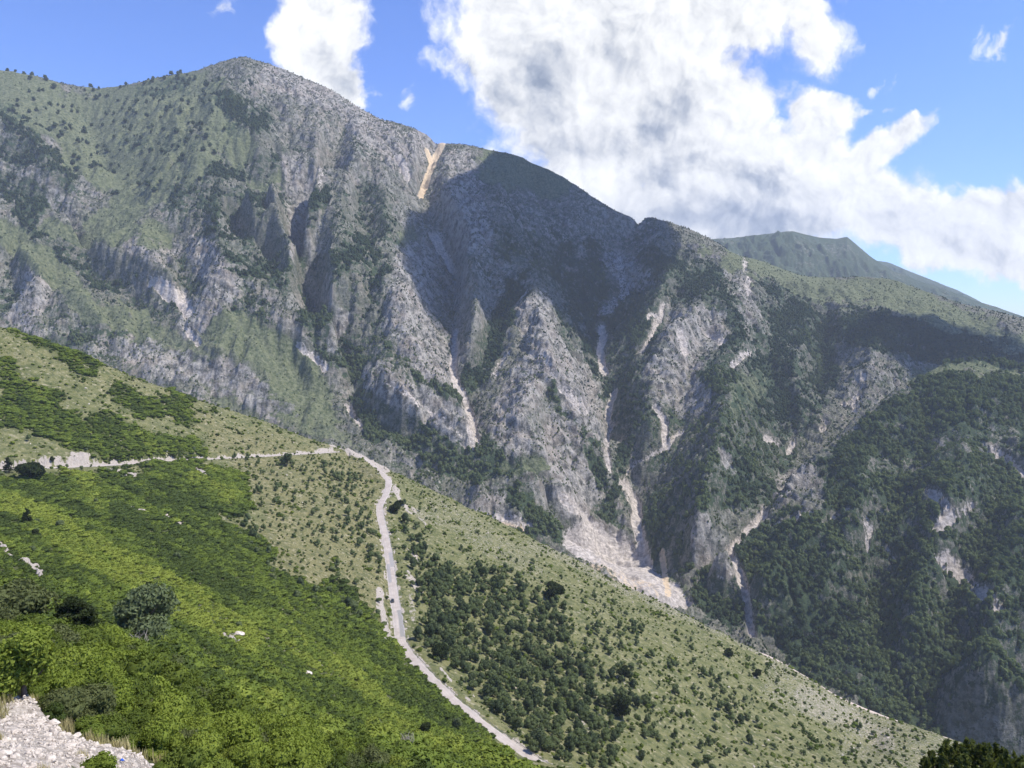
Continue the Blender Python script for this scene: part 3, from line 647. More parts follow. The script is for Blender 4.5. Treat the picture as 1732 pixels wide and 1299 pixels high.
for pts, r, k in [([(0,788),(60,783),(130,775),(165,780)],9,.55),([(125,772),(150,775)],9,.7),([(160,783),(300,778)],7,.9),([(300,775),(560,762)],6,.7),([(585,763),(620,778),(650,800)],8,1),([(560,752),(600,762),(640,785),(655,795)],6,.8),([(0,925),(30,950),(70,975)],7,.8),([(190,850),(250,870)],3,.9),([(270,875),(340,900),(370,905)],5,.7),([(180,797),(230,803)],5,.9),
   ([(335,790),(350,808)],6,.9),([(640,1000),(655,1080)],9,.8),([(655,835),(650,900)],3,.5),([(690,975),(712,1000)],9,.6),([(695,1010),(700,1050)],8,.5),([(700,860),(720,890)],4,.6),([(668,830),(695,870)],5,.8),([(690,930),(715,955)],3,.7),([(745,1140),(765,1160)],3,.8),([(790,1188),(800,1196)],3,.7),([(665,870),(660,990)],3,.4),
   ([(-20,1205),(45,1215),(110,1275),(240,1318)],30,1),([(-40,1400),(0,1262),(80,1310)],60,1),([(430,1285),(470,1290)],18,.9),([(380,1070),(410,1080)],8,.7),([(515,1140),(530,1148)],8,.8),([(1180,1070),(1260,1100)],4,.4),([(870,1255),(880,1262)],4,.5),([(1040,1145),(1060,1160)],5,.5),([(975,1215),(990,1240)],10,.5)]:
    cBr.line(pts, r, k)
for pts, r, k in [([(20,860),(140,930),(260,990),(420,1070)],38,1),([(130,800),(170,860)],22,.9),([(0,745),(60,770)],20,.7),([(560,1115),(650,1190)],24,.9),([(440,1050),(560,1130)],22,.6),([(0,1020),(140,1060)],40,.3),([(60,1250),(500,1299)],60,.8),([(400,1180),(560,1240)],36,.6),([(640,1240),(900,1299)],38,.7),([(330,810),(380,840)],18,.5)]:
    cY.line(pts, r, k)
for pts, r, k in [([(170,850),(300,950),(420,1010)],16,1),([(300,960),(480,1080)],14,.8),([(0,880),(60,900)],16,.7),([(160,700),(230,760)],20,.8),([(340,830),(400,880)],22,.6)]:
    cD.line(pts, r, k)
w_ = fbm(X, Y, 14, 4, .6, 2.0); w2_ = fbm(X, Y, 14, 4, .6, 8.0)
w3_, w4_ = fbm(X, Y, 60, 4, .6, 102.0), fbm(X, Y, 60, 4, .6, 108.0)
for c_ in (cM, cTr, cDr): c_.A = blur(c_.A, 34)
def samp(c, a): return c.at(px_ + w_ * a + w3_ * a * 1.6, py_ + w2_ * a * .7 + w4_ * a)
kk = 1.0
M_, TR_, W_, Y_, DR_, BR_, DK_ = samp(cM, 10), samp(cTr, 14), samp(cW, 12), samp(cY, 12), samp(cDr, 14), samp(cBr, 5), samp(cD, 12)

# relief: fall-line furrows, hummocks, outcrops
sc_ = np.clip(Y / 120, 0.15, 1)
Z = Z + fbm(X, Y, 55, 4, .5, 3.0) * 2.6 * np.clip((Y - 30) / 120, 0, 1) + fbm(X, Y, 6, 4, .5, 6.0) * .45 * sc_
out_ = fbm(X, Y, 16, 4, .6, 15.0, True)
Z = Z + np.clip(out_ - .25, 0, 1) * (.8 + 1.6 * BR_) * np.clip(BR_ + .5 * W_ + .08, 0, 1) * sc_ * 1.6
arcs_ = np.concatenate([[0], np.cumsum(np.hypot(*(np.diff(ROAD[:, :2], axis=0).T)))])
hw = 3.0
wob = 1.3 * fbm(X, Y, 9, 3, .6, 44.0)
HP = arcs_[np.argmin(np.hypot(ROAD[:, 0] - up[-10, 0], ROAD[:, 1] - up[-10, 1]))]
BA, BB = [arcs_[np.argmin(np.hypot(ROAD[:, 0] - q[0], ROAD[:, 1] - q[1]))] for q in (W(572, 765, 703), W(657, 812, 644))]
wide = np.where((RSIDE > 0) == (RARC < HP), 4.6 + wob, 13.0)
bl = sstep(hw, hw + wide, RDIST)
Z = np.where(RDIST < 60, (RZ - .12) * (1 - bl) + Z * bl, Z)
bank = (RSIDE < 0) * sstep(3.6, 6.5, RDIST) * sstep(26, 9, RDIST) * sstep(BA - 12, BA + 8, RARC) * sstep(BB + 2, BB - 8, RARC)
Z = Z + 5.5 * bank
rw = np.interp(RARC, [0, 150, 330, 700], [7.0, 5.6, 4.2, 3.6]); rockcut = np.clip(((RDIST > 2.9) & (RDIST < rw) & (RSIDE > 0) & (RARC < BB)) * sstep(-.15, .25, fbm(X, Y, 7, 4, .65, 46.0) + .5 * (1 - RDIST / rw)), 0, 1)
BR_ = np.clip(BR_ * np.where(Y > 70, sstep(-.5, .15, fbm(X, Y, 5, 4, .65, 47.0) + .7 * (BR_ - .5)), 1), 0, 1); BR_ = np.clip(np.maximum(np.maximum(BR_, rockcut), .8 * (RDIST < 4.6) * sstep(-.1, .3, fbm(X, Y, 8, 3, .6, 49.0))), 0, 1); Z = Z + rockcut * 1.6 * fbm(X, Y, 4, 3, .6, 48.0)
onroad = RDIST < 3.0
M_ = np.where(onroad | (rockcut > .4), 0, M_); TR_ = np.where(RDIST < 4.5, 0, TR_)
NZ, NX, NY = Z, X, Y
def near_h(x, y):
    i = np.log(y / 11.5) / math.log(1080 / 11.5) * (len(ns) - 1); j = (x / y + .86) / 1.72 * (len(nu) - 1)
    return bil(NZ, np.asarray(i, float), np.asarray(j, float))

mh, nt, b, g = principled('hillside_ground', 0.95)
pos = N(nt, 'ShaderNodeNewGeometry').outputs['Position']
cs = nt.nodes.new('ShaderNodeSeparateColor'); nt.links.new(g.attr('cover').outputs['Color'], cs.inputs[0]); aB, aM, aY = cs.outputs; aDr = g.attr('cover').outputs['Alpha']
aW = g.attr('stones').outputs['Fac']
n1 = g.noise(pos, .12, 6, .65).outputs[0]; n2 = g.noise(pos, 1.1, 5, .7).outputs[0]; n3 = g.noise(pos, 4.0, 4, .7).outputs[0]
grassg = g.mix(g.ss(n1, .35, .65), (.105, .115, .040), (.180, .175, .078))
grassd = g.mix(g.ss(n2, .35, .65), (.120, .118, .046), (.220, .200, .095))
c = g.mix(g.ss(g.m('ADD', aDr, g.m('MULTIPLY', g.m('SUBTRACT', n1, .5), 1.6)), .2, .8), grassg, grassd)
c = g.mix(g.ss(n2, .5, .8, 0, .6), c, (.28, .25, .15))
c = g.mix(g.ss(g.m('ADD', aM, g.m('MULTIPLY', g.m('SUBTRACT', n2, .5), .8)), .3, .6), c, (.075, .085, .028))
tuft = g.m('MAXIMUM', g.ss(g.noise(pos, .26, 3, .55).outputs[0], .50, .60), g.ss(g.noise(pos, .09, 5, .6).outputs[0], .52, .62, 0, .6))
c = g.mix(g.m('MULTIPLY', tuft, .62), c, (.055, .072, .026))
c = g.mix(g.ss(g.noise(pos, .33, 3, .6).outputs[0], .57, .66, 0, .75), c, (.31, .275, .175))
stn = g.mix(g.ss(n3, .35, .7), (.25, .215, .175), (.52, .465, .395))
vor = N(nt, 'ShaderNodeTexNoise'); vor.inputs['Scale'].default_value = .8; vor.inputs['Detail'].default_value = 7; vor.inputs['Roughness'].default_value = .8; nt.links.new(pos, vor.inputs['Vector'])
c = g.mix(g.ss(g.m('ADD', vor.outputs[0], g.m('MULTIPLY', aW, .14)), .60, .66), c, stn)
c = g.mix(g.ss(g.m('ADD', aB, g.m('MULTIPLY', g.m('SUBTRACT', n2, .5), 1.1)), .38, .55), c, stn)
nt.links.new(c, b.inputs['Base Color'])
bp = N(nt, 'ShaderNodeBump'); bp.inputs['Strength'].default_value = .9; bp.inputs['Distance'].default_value = .5
nt.links.new(g.m('ADD', n2, g.m('MULTIPLY', n3, .35)), bp.inputs['Height']); nt.links.new(bp.outputs[0], b.inputs['Normal'])
ho = mesh_obj('hillside', np.stack([X.ravel(), Y.ravel(), Z.ravel()], 1), grid_faces(len(ns), len(nu)), mh)
set_col(ho, 'cover', np.stack([BR_.ravel(), M_.ravel(), Y_.ravel(), DR_.ravel()], 1))
a_ = ho.data.attributes.new('stones', 'FLOAT', 'POINT'); a_.data.foreach_set('value', W_.ravel().astype(np.float32))
tag(ho, kind='structure')

# ------------------------------------------------------------------ road ribbons
def path_frames(P_, step):
    seg = np.hypot(*(np.diff(P_[:, :2], axis=0).T)); s = np.concatenate([[0], np.cumsum(seg)])
    keep_ = np.concatenate([[True], seg > 1e-6]); s = s[keep_]; P_ = P_[keep_]
    t = np.arange(0, s[-1], step); Q = np.stack([np.interp(t, s, P_[:, k]) for k in range(3)], 1)
    T = np.gradient(Q, axis=0); T[:, 2] = 0; T /= np.linalg.norm(T, axis=1)[:, None] + 1e-9
    k = 5; Tp = np.pad(T, ((k, k), (0, 0)), mode='edge'); T = np.stack([np.convolve(Tp[:, c], np.ones(2 * k + 1) / (2 * k + 1), 'valid') for c in range(3)], 1); T /= np.linalg.norm(T, axis=1)[:, None] + 1e-9
    return t, Q, np.stack([-T[:, 1], T[:, 0], 0 * T[:, 0]], 1), T
def ribbon(name, P_, offs, zs, mat, step=1.0, kind='structure'):
    t, Q, Lf, T = path_frames(P_, step)
    jit = lambda o: (np.abs(o) == max(map(abs, offs))) * .55 * fbm(t + 50 * (o > 0), t * 0, 3.0, 3, .6, 12.0)[:, None]
    V = np.concatenate([(Q + Lf * (o + jit(o)))[:, None, :] + np.array([0, 0, z])[None, None] for o, z in zip(offs, zs)], 1)
    o = mesh_obj(name, V.reshape(-1, 3), grid_faces(len(t), len(offs)), mat)
    uv = np.stack([np.repeat(t, len(offs)), np.tile(offs, len(t)), np.zeros(len(t) * len(offs))], 1)
    a = o.data.attributes.new('along', 'FLOAT_VECTOR', 'POINT'); a.data.foreach_set('vector', uv.astype(np.float32).ravel())
    return tag(o, kind=kind)
mr, nt, b, g = principled('worn_asphalt', .9)
al = g.attr('along').outputs['Vector']; s3 = g.sep(al); pos = N(nt, 'ShaderNodeNewGeometry').outputs['Position']
n1 = g.noise(pos, .25, 5, .6).outputs[0]; n2 = g.noise(pos, 3.0, 4, .7).outputs[0]
c = g.mix(g.ss(n1, .3, .7), (.36, .305, .255), (.475, .415, .355))
c = g.mix(g.ss(n2, .4, .7, 0, .3), c, (.32, .295, .27))
# wheel tracks and square patches of newer surfacing
trk = g.m('ABSOLUTE', g.m('SUBTRACT', g.m('ABSOLUTE', s3[1]), 1.45)); c = g.mix(g.ss(trk, .9, .1, 0, .35), c, (.33, .305, .285))
c = g.mix(g.ss(g.m('ABSOLUTE', s3[1]), .22, .02, 0, .6), c, (.28, .265, .25))
def patchm(a0, a1, b0, b1):
    m1 = g.m('MULTIPLY', g.m('GREATER_THAN', s3[0], a0), g.m('LESS_THAN', s3[0], a1)); m2 = g.m('MULTIPLY', g.m('GREATER_THAN', s3[1], b0), g.m('LESS_THAN', s3[1], b1))
    return g.m('MULTIPLY', m1, m2)
arcs = np.concatenate([[0], np.cumsum(np.hypot(*(np.diff(ROAD[:, :2], axis=0).T)))])
def arc_at(px, py, D):
    p = W(px, py, D); return arcs[np.argmin(np.hypot(ROAD[:, 0] - p[0], ROAD[:, 1] - p[1]))]
aa, ab = arc_at(672, 1034, 415), arc_at(677, 1078, 381); ac, ad = arc_at(657, 935, 497), arc_at(661, 987, 450)
c = g.mix(patchm(aa, ab, .3, 2.6), c, (.25, .24, .22)); c = g.mix(patchm(ac, ad - 22, .2, 2.4), c, (.29, .275, .26)); c = g.mix(patchm(ac + 18, ad, -2.2, -.2), c, (.29, .275, .26))
c = g.mix(g.ss(g.m('ABSOLUTE', s3[1]), 2.28, 2.36), c, (.46, .42, .37))
nt.links.new(c, b.inputs['Base Color'])
ribbon('road', ROAD, [-2.75, -2.45, -1.3, 0, 1.3, 2.45, 2.75], [-.06, 0.02, .05, .07, .05, 0.02, -.06], mr)
TRK = np.array([W(*p) for p in [(1285, 1092, 594), (1340, 1119, 590), (1385, 1146, 583), (1440, 1176, 576), (1500, 1202, 562), (1560, 1222, 552), (1620, 1243, 542), (1680, 1268, 531), (1732, 1290, 520), (1850, 1338, 510)]])
TRK = smooth_path(TRK, 5)
_t, _q, _l, _ = path_frames(TRK, 2.0)
zc = np.array([max(near_h(q[0] + l[0] * o, q[1] + l[1] * o) for o in (-2.4, 0, 2.4)) for q, l in zip(_q, _l)])
zc = np.convolve(np.pad(zc, 4, mode='edge'), np.ones(9) / 9, 'valid') + .35
mt_, nt, b, g = principled('pale_dirt', .95)
pos = N(nt, 'ShaderNodeNewGeometry').outputs['Position']
nt.links.new(g.mix(g.noise(pos, .4, 5, .7).outputs[0], (.38, .31, .245), (.53, .45, .37)), b.inputs['Base Color'])
ribbon('path', np.column_stack([_q[:, :2], zc]), [-3.6, -2.3, 0, 2.3, 3.6], [-2.5, 0, 0.1, 0, -2.5], mt_, 2.0)

# ------------------------------------------------------------------ foliage building blocks
def unit(v): return v / (np.linalg.norm(v, axis=1)[:, None] + 1e-9)
def leaf_quads(C_, Nn, size, r, asp=1.5):
    n = len(C_); a = unit(np.cross(Nn, r.randn(n, 3))); b_ = np.cross(Nn, a)
    s = (size * (0.6 + 0.8 * r.rand(n)))[:, None]
    A = a * s * asp * .5; B = b_ * s * .5
    V = np.stack([C_ - A - B * .4, C_ + B * -1.0, C_ + A + B * .3, C_ + B], 1).reshape(-1, 3)
    return V, np.arange(4 * n).reshape(-1, 4)
def ball(r, seg=7, rings=5):
    V = [(0, 0, -1)]; F = []
    for i in range(1, rings):
        t = math.pi * i / rings - math.pi / 2
        for j in range(seg): V.append((math.cos(t) * math.cos(2 * math.pi * j / seg), math.cos(t) * math.sin(2 * math.pi * j / seg), math.sin(t)))
    V.append((0, 0, 1)); V = np.array(V); top = len(V) - 1
    for j in range(seg):
        F.append((0, 1 + (j + 1) % seg, 1 + j, 1 + j))
        for i in range(rings - 2):
            a = 1 + i * seg; F.append((a + j, a + (j + 1) % seg, a + seg + (j + 1) % seg, a + seg + j))
        a = 1 + (rings - 2) * seg; F.append((a + j, a + (j + 1) % seg, top, top))
    return V * (0.88 + .24 * r.rand(len(V), 1)), np.array(F)
def crown(seed, w=1.0, h=1.0, lumps=9, leaves=300, size=.12, base=.25, core=.72, up=.35, lr=.38, asp=1.5):
    """crown of leafy clumps: width w, from base*h to h"""
    r = np.random.RandomState(seed); Vs, Fs = [], []; k = 0
    def add(V, F):
        nonlocal k
        Vs.append(V); Fs.append(F + k); k += len(V)
    for i in range(lumps):
        a = r.rand() * 6.283; rad = (r.rand() ** .6) * .32 * w; zz = base * h + (h - base * h) * (.25 + .6 * r.rand())
        if i == 0: rad = 0; zz = h * .78
        taper = 1.0 - .35 * abs((zz / h) - .55)
        c = np.array([math.cos(a) * rad, math.sin(a) * rad, zz]); R = np.array([w * lr * taper, w * lr * taper, (h - base * h) * lr * .8]) * (.7 + .5 * r.rand())
        c[2] = min(c[2], h - R[2] * .8); c[2] = max(c[2], base * h + R[2] * .5)
        if core:
            V, F = ball(r); add(V * R * core + c, F)
        n = leaves // lumps; D_ = unit(r.randn(n, 3) + (0, 0, up)); P_ = c + D_ * R * (.72 + .36 * r.rand(n, 1))
        V, F = leaf_quads(P_, unit(D_ + .7 * r.randn(n, 3)), size * w, r, asp); add(V, F)
    return np.vstack(Vs), np.vstack(Fs)
def layered(seed, w, h, layers=9, leaves=2600, size=.03):
    """pine with flat horizontal boughs"""
    r = np.random.RandomState(seed); Vs, Fs = [], []; k = 0
    for i in range(layers * 3):
        z = h * (.15 + .82 * (i / (layers * 3)) + .03 * r.randn()); rr = w * .5 * (1.05 - z / h) ** .6
        a = r.rand() * 6.283; c = np.array([math.cos(a) * rr * .55, math.sin(a) * rr * .55, z]); n = leaves // (layers * 3)
        D_ = unit(r.randn(n, 3)); P_ = c + D_ * np.array([rr * .55, rr * .55, h * .045]) * (r.rand(n, 1) ** .4)
        V, F = leaf_quads(P_, unit(r.randn(n, 3) + (0, 0, .8)), size * w, r, 2.4); Vs.append(V); Fs.append(F + k); k += len(V)
        V, F = ball(r, 8, 4); Vs.append(V * np.array([rr * .42, rr * .42, h * .03]) + c); Fs.append(F + k); k += len(V)
    return np.vstack(Vs), np.vstack(Fs)
def tube(path, radii, seg=6):
    path = np.asarray(path, float); V = []; F = []
    for i, p in enumerate(path):
        t = path[min(i + 1, len(path) - 1)] - path[max(i - 1, 0)]; t = t / (np.linalg.norm(t) + 1e-9)
        a = np.cross(t, (0.3, 1, 0.1)); a /= np.linalg.norm(a); b_ = np.cross(t, a)
        for j in range(seg):
            q = 2 * math.pi * j / seg; V.append(p + radii[i] * (math.cos(q) * a + math.sin(q) * b_))
    for i in range(len(path) - 1):
        for j in range(seg): F.append((i * seg + j, i * seg + (j + 1) % seg, (i + 1) * seg + (j + 1) % seg, (i + 1) * seg + j))
    return np.array(V), np.array(F)
def join(parts):
    k = 0; Vs = []; Fs = []
    for V, F in parts: Vs.append(V); Fs.append(F + k); k += len(V)
    return np.vstack(Vs), np.vstack(Fs)
def trunk(seed, h, w, limbs=5):
    r = np.random.RandomState(seed); ps = [tube([(0, 0, -.4), (.02 * w, 0, h * .3), (.04 * w * r.randn(), .04 * w * r.randn(), h * .75)], [.05 * w, .035 * w, .012 * w])]
    for i in range(limbs):
        a = r.rand() * 6.283; z = h * (.12 + .4 * r.rand()); e = np.array([math.cos(a) * w * .36, math.sin(a) * w * .36, z + h * .28])
        ps.append(tube([(0, 0, z), (e[0] * .5, e[1] * .5, z + h * .09), e], [.022 * w, .015 * w, .005 * w], 5))
    return join(ps)
def foliage(name, lo_c, hi_c, tint=None, trans=.28):
    m = bpy.data.materials.new(name); m.use_nodes = True; nt = m.node_tree; nt.nodes.clear(); g = G(nt)
    out = N(nt, 'ShaderNodeOutputMaterial'); df = N(nt, 'ShaderNodeBsdfDiffuse'); tr = N(nt, 'ShaderNodeBsdfTranslucent'); mx = N(nt, 'ShaderNodeMixShader')
    rn = N(nt, 'ShaderNodeObjectInfo').outputs['Random']; pos = N(nt, 'ShaderNodeNewGeometry').outputs['Position']
    f = g.m('ADD', g.m('MULTIPLY', rn, .5), g.m('MULTIPLY', g.noise(pos, 1.3, 3, .6).outputs[0], .5))
    c = g.mix(f, lo_c, hi_c)
    if tint:
        t = g.attr('tint', 'INSTANCER').outputs['Fac']
        for i, (a, b_, col) in enumerate(tint): c = g.mix(g.ss(t, a, b_), c, g.mix(f, tuple(x * .72 for x in col), tuple(x * 1.2 for x in col)))
    nt.links.new(c, df.inputs['Color']); nt.links.new(g.v('MULTIPLY', c, (1.25, 1.25, .7)), tr.inputs['Color'])
    mx.inputs[0].default_value = trans; nt.links.new(df.outputs[0], mx.inputs[1]); nt.links.new(tr.outputs[0], mx.inputs[2]); nt.links.new(mx.outputs[0], out.inputs[0])
    return m
M_carpet = foliage('maquis_leaves', (.050, .074, .022), (.090, .120, .032), [(.2, .5, (.140, .185, .036)), (.6, .95, (.225, .265, .050))])
M_tree = foliage('oak_leaves', (.115, .150, .066), (.175, .210, .095), [(.3, .9, (.21, .235, .105))], .42)
M_forest = foliage('forest_leaves', (.038, .064, .034), (.072, .102, .050), [(.3, .9, (.130, .165, .070))], .38)
M_bright = foliage('sunlit_scrub_leaves', (.135, .180, .030), (.225, .270, .050))  # yellow-green leaf colour, lightest of the scrub greens
M_mid = foliage('scrub_leaves', (.075, .105, .022), (.14, .175, .036))
M_olive = foliage('olive_leaves', (.085, .105, .040), (.14, .155, .062))
M_dark = foliage('dark_needles', (.022, .034, .014), (.048, .062, .024))
M_greyg = foliage('grey_green_leaves', (.085, .118, .052), (.150, .180, .088))
M_bark, nt, b, g = principled('bark', .95); b.inputs['Base Color'].default_value = (.14, .115, .09, 1)
M_dead, nt, b, g = principled('dead_wood', .95); b.inputs['Base Color'].default_value = (.42, .37, .32, 1)
M_dry, nt, b, g = principled('dry_grass', .95)
nt.links.new(g.mix(N(nt, 'ShaderNodeObjectInfo').outputs['Random'], (.30, .27, .11), (.46, .40, .20)), b.inputs['Base Color'])
M_stone, nt, b, g = principled('limestone', .9)
pos = N(nt, 'ShaderNodeTexCoord').outputs['Object']; rn = N(nt, 'ShaderNodeObjectInfo').outputs['Random']
c = g.mix(g.ss(g.noise(pos, 2.2, 6, .7).outputs[0], .3, .7), (.34, .295, .24), (.66, .59, .495))
c = g.mix(g.m('MULTIPLY', rn, .35), c, (.58, .50, .42)); nt.links.new(c, b.inputs['Base Color'])
bp = N(nt, 'ShaderNodeBump'); bp.inputs['Strength'].default_value = .5; bp.inputs['Distance'].default_value = .05
nt.links.new(g.noise(pos, 6, 5, .7).outputs[0], bp.inputs['Height']); nt.links.new(bp.outputs[0], b.inputs['Normal'])

def rock_mesh(seed, flat=.7, sub=3):
    import bmesh
    r = np.random.RandomState(seed); bm = bmesh.new(); bmesh.ops.create_icosphere(bm, subdivisions=sub, radius=1)
    V = np.array([v.co[:] for v in bm.verts]); F = np.array([[v.index for v in f.verts] for f in bm.faces]); bm.free()
    for _ in range(16):
        n = unit(r.randn(1, 3))[0]; dd = .48 + .34 * r.rand(); s = V @ n; V = V - np.outer(np.maximum(s - dd, 0), n)
    V += .05 * r.randn(len(V), 3); V *= np.array([1, .65 + .3 * r.rand(), flat * (.6 + .5 * r.rand())])
    return V, F

def proto_col(name, meshes, mats):
    c = bpy.data.collections.new(name)
    for i, ((V, F), m) in enumerate(zip(meshes, mats)):
        o = mesh_obj('%s_%02d' % (name, i), V, F, m, smooth=False, link=False); c.objects.link(o)
    return c
def scatter(name, P_, sc, idx, col, tint=None, kind='stuff', rot=None):
    P_ = np.asarray(P_, np.float32); n = len(P_)
    me = bpy.data.meshes.new(name); me.vertices.add(n); me.vertices.foreach_set('co', P_.ravel())
    r = np.random.RandomState(n % 9973)
    sc = np.asarray(sc, np.float32)
    if sc.ndim == 1: sc = np.stack([sc, sc, sc], 1)
    for nm, ty, v in (('sc', 'FLOAT_VECTOR', sc), ('rv', 'FLOAT_VECTOR', np.stack([np.zeros(n), np.zeros(n), r.rand(n) * 6.283], 1) if rot is None else rot), ('pi', 'INT', np.asarray(idx, np.int32)), ('tint', 'FLOAT', np.zeros(n) if tint is None else tint)):
        a = me.attributes.new(nm, ty, 'POINT'); a.data.foreach_set('vector' if ty == 'FLOAT_VECTOR' else 'value', np.ascontiguousarray(v, np.int32 if ty == 'INT' else np.float32).ravel())
    o = bpy.data.objects.new(name, me); COL.objects.link(o)
    gt = bpy.data.node_groups.new(name, 'GeometryNodeTree')
    gt.interface.new_socket('Geometry', in_out='INPUT', socket_type='NodeSocketGeometry'); gt.interface.new_socket('Geometry', in_out='OUTPUT', socket_type='NodeSocketGeometry')
    gi_, go_ = gt.nodes.new('NodeGroupInput'), gt.nodes.new('NodeGroupOutput'); ip = gt.nodes.new('GeometryNodeInstanceOnPoints'); ci = gt.nodes.new('GeometryNodeCollectionInfo')
    ci.inputs['Collection'].default_value = col; ci.inputs['Separate Children'].default_value = True; ci.inputs['Reset Children'].default_value = True
    ip.inputs['Pick Instance'].default_value = True
    def na(nm, ty):
        q = gt.nodes.new('GeometryNodeInputNamedAttribute'); q.data_type = ty; q.inputs['Name'].default_value = nm; return q.outputs[0]
    L = gt.links.new
    L(gi_.outputs[0], ip.inputs['Points']); L(ci.outputs[0], ip.inputs['Instance']); L(na('pi', 'INT'), ip.inputs['Instance Index'])
    e2r = gt.nodes.new('FunctionNodeEulerToRotation'); L(na('rv', 'FLOAT_VECTOR'), e2r.inputs[0]); L(e2r.outputs[0], ip.inputs['Rotation']); L(na('sc', 'FLOAT_VECTOR'), ip.inputs['Scale']); L(ip.outputs[0], go_.inputs[0])
    md = o.modifiers.new('scatter', 'NODES'); md.node_group = gt
    return tag(o, kind=kind)

def sample(X, Y, Z, dens, seed, cap=None):
    """poisson points on a polar terrain grid, dens per square metre"""
    r = np.random.RandomState(seed)
    ax = np.abs(np.gradient(X, axis=1)) * np.abs(np.gradient(Y, axis=0)); lam = dens * ax
    if cap and lam.sum() > cap: lam *= cap / lam.sum()
    cnt = r.poisson(lam); i, j = np.nonzero(cnt); k = np.repeat(np.arange(len(i)), cnt[i, j]); i = i[k]; j = j[k]
    fi = np.clip(i + r.rand(len(i)) - .5, 0, X.shape[0] - 1.01); fj = np.clip(j + r.rand(len(j)) - .5, 0, X.shape[1] - 1.01)
    return np.stack([bil(X, fi, fj), bil(Y, fi, fj), bil(Z, fi, fj)], 1), i, j
def hit(px, py, d0=12, d1=1000):
    u, t = ray(px, py); Ds = np.exp(np.linspace(math.log(d0), math.log(d1), 1500)); zz = near_h(u * Ds, Ds); k = np.nonzero(zz > t * Ds)[0]
    k = k[0] if len(k) else 0; D = Ds[k]; return np.array([u * D, D, zz[k]])

# ------------------------------------------------------------------ forest and scrub on the mountain
C_far = proto_col('far_tree', [crown(100 + i, 1.0, .95 + .25 * (i % 3), 4, 44, .30, .02, .9, .5, .46, 1.2) for i in range(6)], [M_forest] * 6)
crest_py = np.array(sorted([(a, b) for a, b, c in CREST]))
ppx, ppy = project(MXg, MYg, MZ)
vis = (ppx > -120) & (ppx < 1850) & (ppy < np.interp(ppx, crest_py[:, 0], crest_py[:, 1]) + 45)
ttop = np.interp(ppx, TOP[:, 0], TOP[:, 2]); vis &= MYg < ttop + 25
hid = (ppx > 1290) & (MYg > np.interp(ppx, CTOP[:, 0], CTOP[:, 2]) + 30) & (ppy > np.interp(ppx, CTOP[:, 0], CTOP[:, 1]) + 25); vis &= ~hid
fn = fbm(MXg, MYg, 45, 5, .6, 51.0); fn2 = fbm(MXg, MYg, 18, 3, .6, 53.0); clump = sstep(.30, .95, forest + .62 * fn + .30 * fn2)
spk = sstep(-.05, .30, fbm(MXg, MYg, 26, 5, .7, 58.0) + .4 * fn)
dn = np.where(vis, clump * .028 + .030 * spk * (1 - .55 * Rmask) * (1 - .6 * Gmask) + .0040, 0) * (sl < 2.6)
dn *= np.clip(1 - 1.3 * Smask, 0, 1)
dn = np.where((Gmask > .4), dn * .28 + np.where(vis, .0007, 0), dn)
Pm, mi, mj = sample(MXg, MYg, MZ, dn, 21, 420000)
r = np.random.RandomState(5)
dist = Pm[:, 1]; size = (4.2 + 3.2 * r.rand(len(Pm))) * (.75 + .45 * clump[mi, mj])
size = np.where(clump[mi, mj] < .35, size * .66, size)
Pm[:, 2] -= .3
# the largest lone trees on the open upper meadow stand as individuals
lone_c = np.nonzero((Gmask[mi, mj] > .35) & (ppx[mi, mj] < 400) & (ppy[mi, mj] < 340) & (ppx[mi, mj] > 0))[0]
lone = lone_c[r.permutation(len(lone_c))[:230]]
mask_ = np.ones(len(Pm), bool); mask_[lone] = False
tn = np.clip(.25 + .9 * fbm(Pm[:, 0], Pm[:, 1], 160, 4, .5, 71.0) + .55 * (Pm[:, 1] < 1750), 0, 1)  # tint raised on nearer slopes: sunlight on the right-hand hill painted into leaves
scatter('forest', Pm[mask_], size[mask_], r.randint(0, 6, mask_.sum()), C_far, tn[mask_])
print('forest', mask_.sum(), 'lone', len(lone))
lone_me = []
for i in range(4):
    V, F = crown(130 + i, 1.0, 1.15, 5, 90, .22, .08, .85, .5, .42); o = mesh_obj('pine_tree', V, F, M_forest, False, link=False); lone_me.append(o.data)
def single(name, me, loc, s, rz, label, cat, group=None):
    o = bpy.data.objects.new(name, me); COL.objects.link(o); o.location = loc; o.rotation_euler = (0, 0, rz); o.scale = (s, s, s) if np.isscalar(s) else s
    return tag(o, label, cat, group)
for q in lone:
    single('pine_tree', lone_me[q % 4], Pm[q], 8.0 + 6.5 * r.rand(), r.rand() * 6, 'small dark tree standing alone on the pale high meadow left of the summit', 'tree', 'dark trees dotted over the high meadow')

# ------------------------------------------------------------------ near vegetation
C_bush = proto_col('shrub', [crown(200 + i, 1.0, .62 + .1 * (i % 3), 6, 190, .13, .0, .86, .6, .40, 1.3) for i in range(6)], [M_carpet] * 6)
C_tree = proto_col('small_tree', [join([crown(230 + i, 1.0, .85 + .3 * (i % 3), 9, 360, .10, .10, .88, .5, .30, 1.3), trunk(i, 1.0, 1.0, 3)]) for i in range(6)], [M_tree] * 6)
C_near = proto_col('scrub', [crown(260 + i, 1.0, .75 + .12 * (i % 3), 11, 2600, .038, .0, .80, .5, .32, 1.8) for i in range(5)], [M_carpet] * 5)
nvis = (px_ > -160) & (px_ < 1900) & (py_ < 1420)
al_, ac_ = X * .77 - Y * .64, X * .64 + Y * .77
streak = .95 * fbm(al_ * .14 + 6 * w3_, ac_ + 5 * w3_, 7.5, 4, .55, 61.0) + .5 * fbm(al_ * .3, ac_, 34, 3, .5, 62.0)
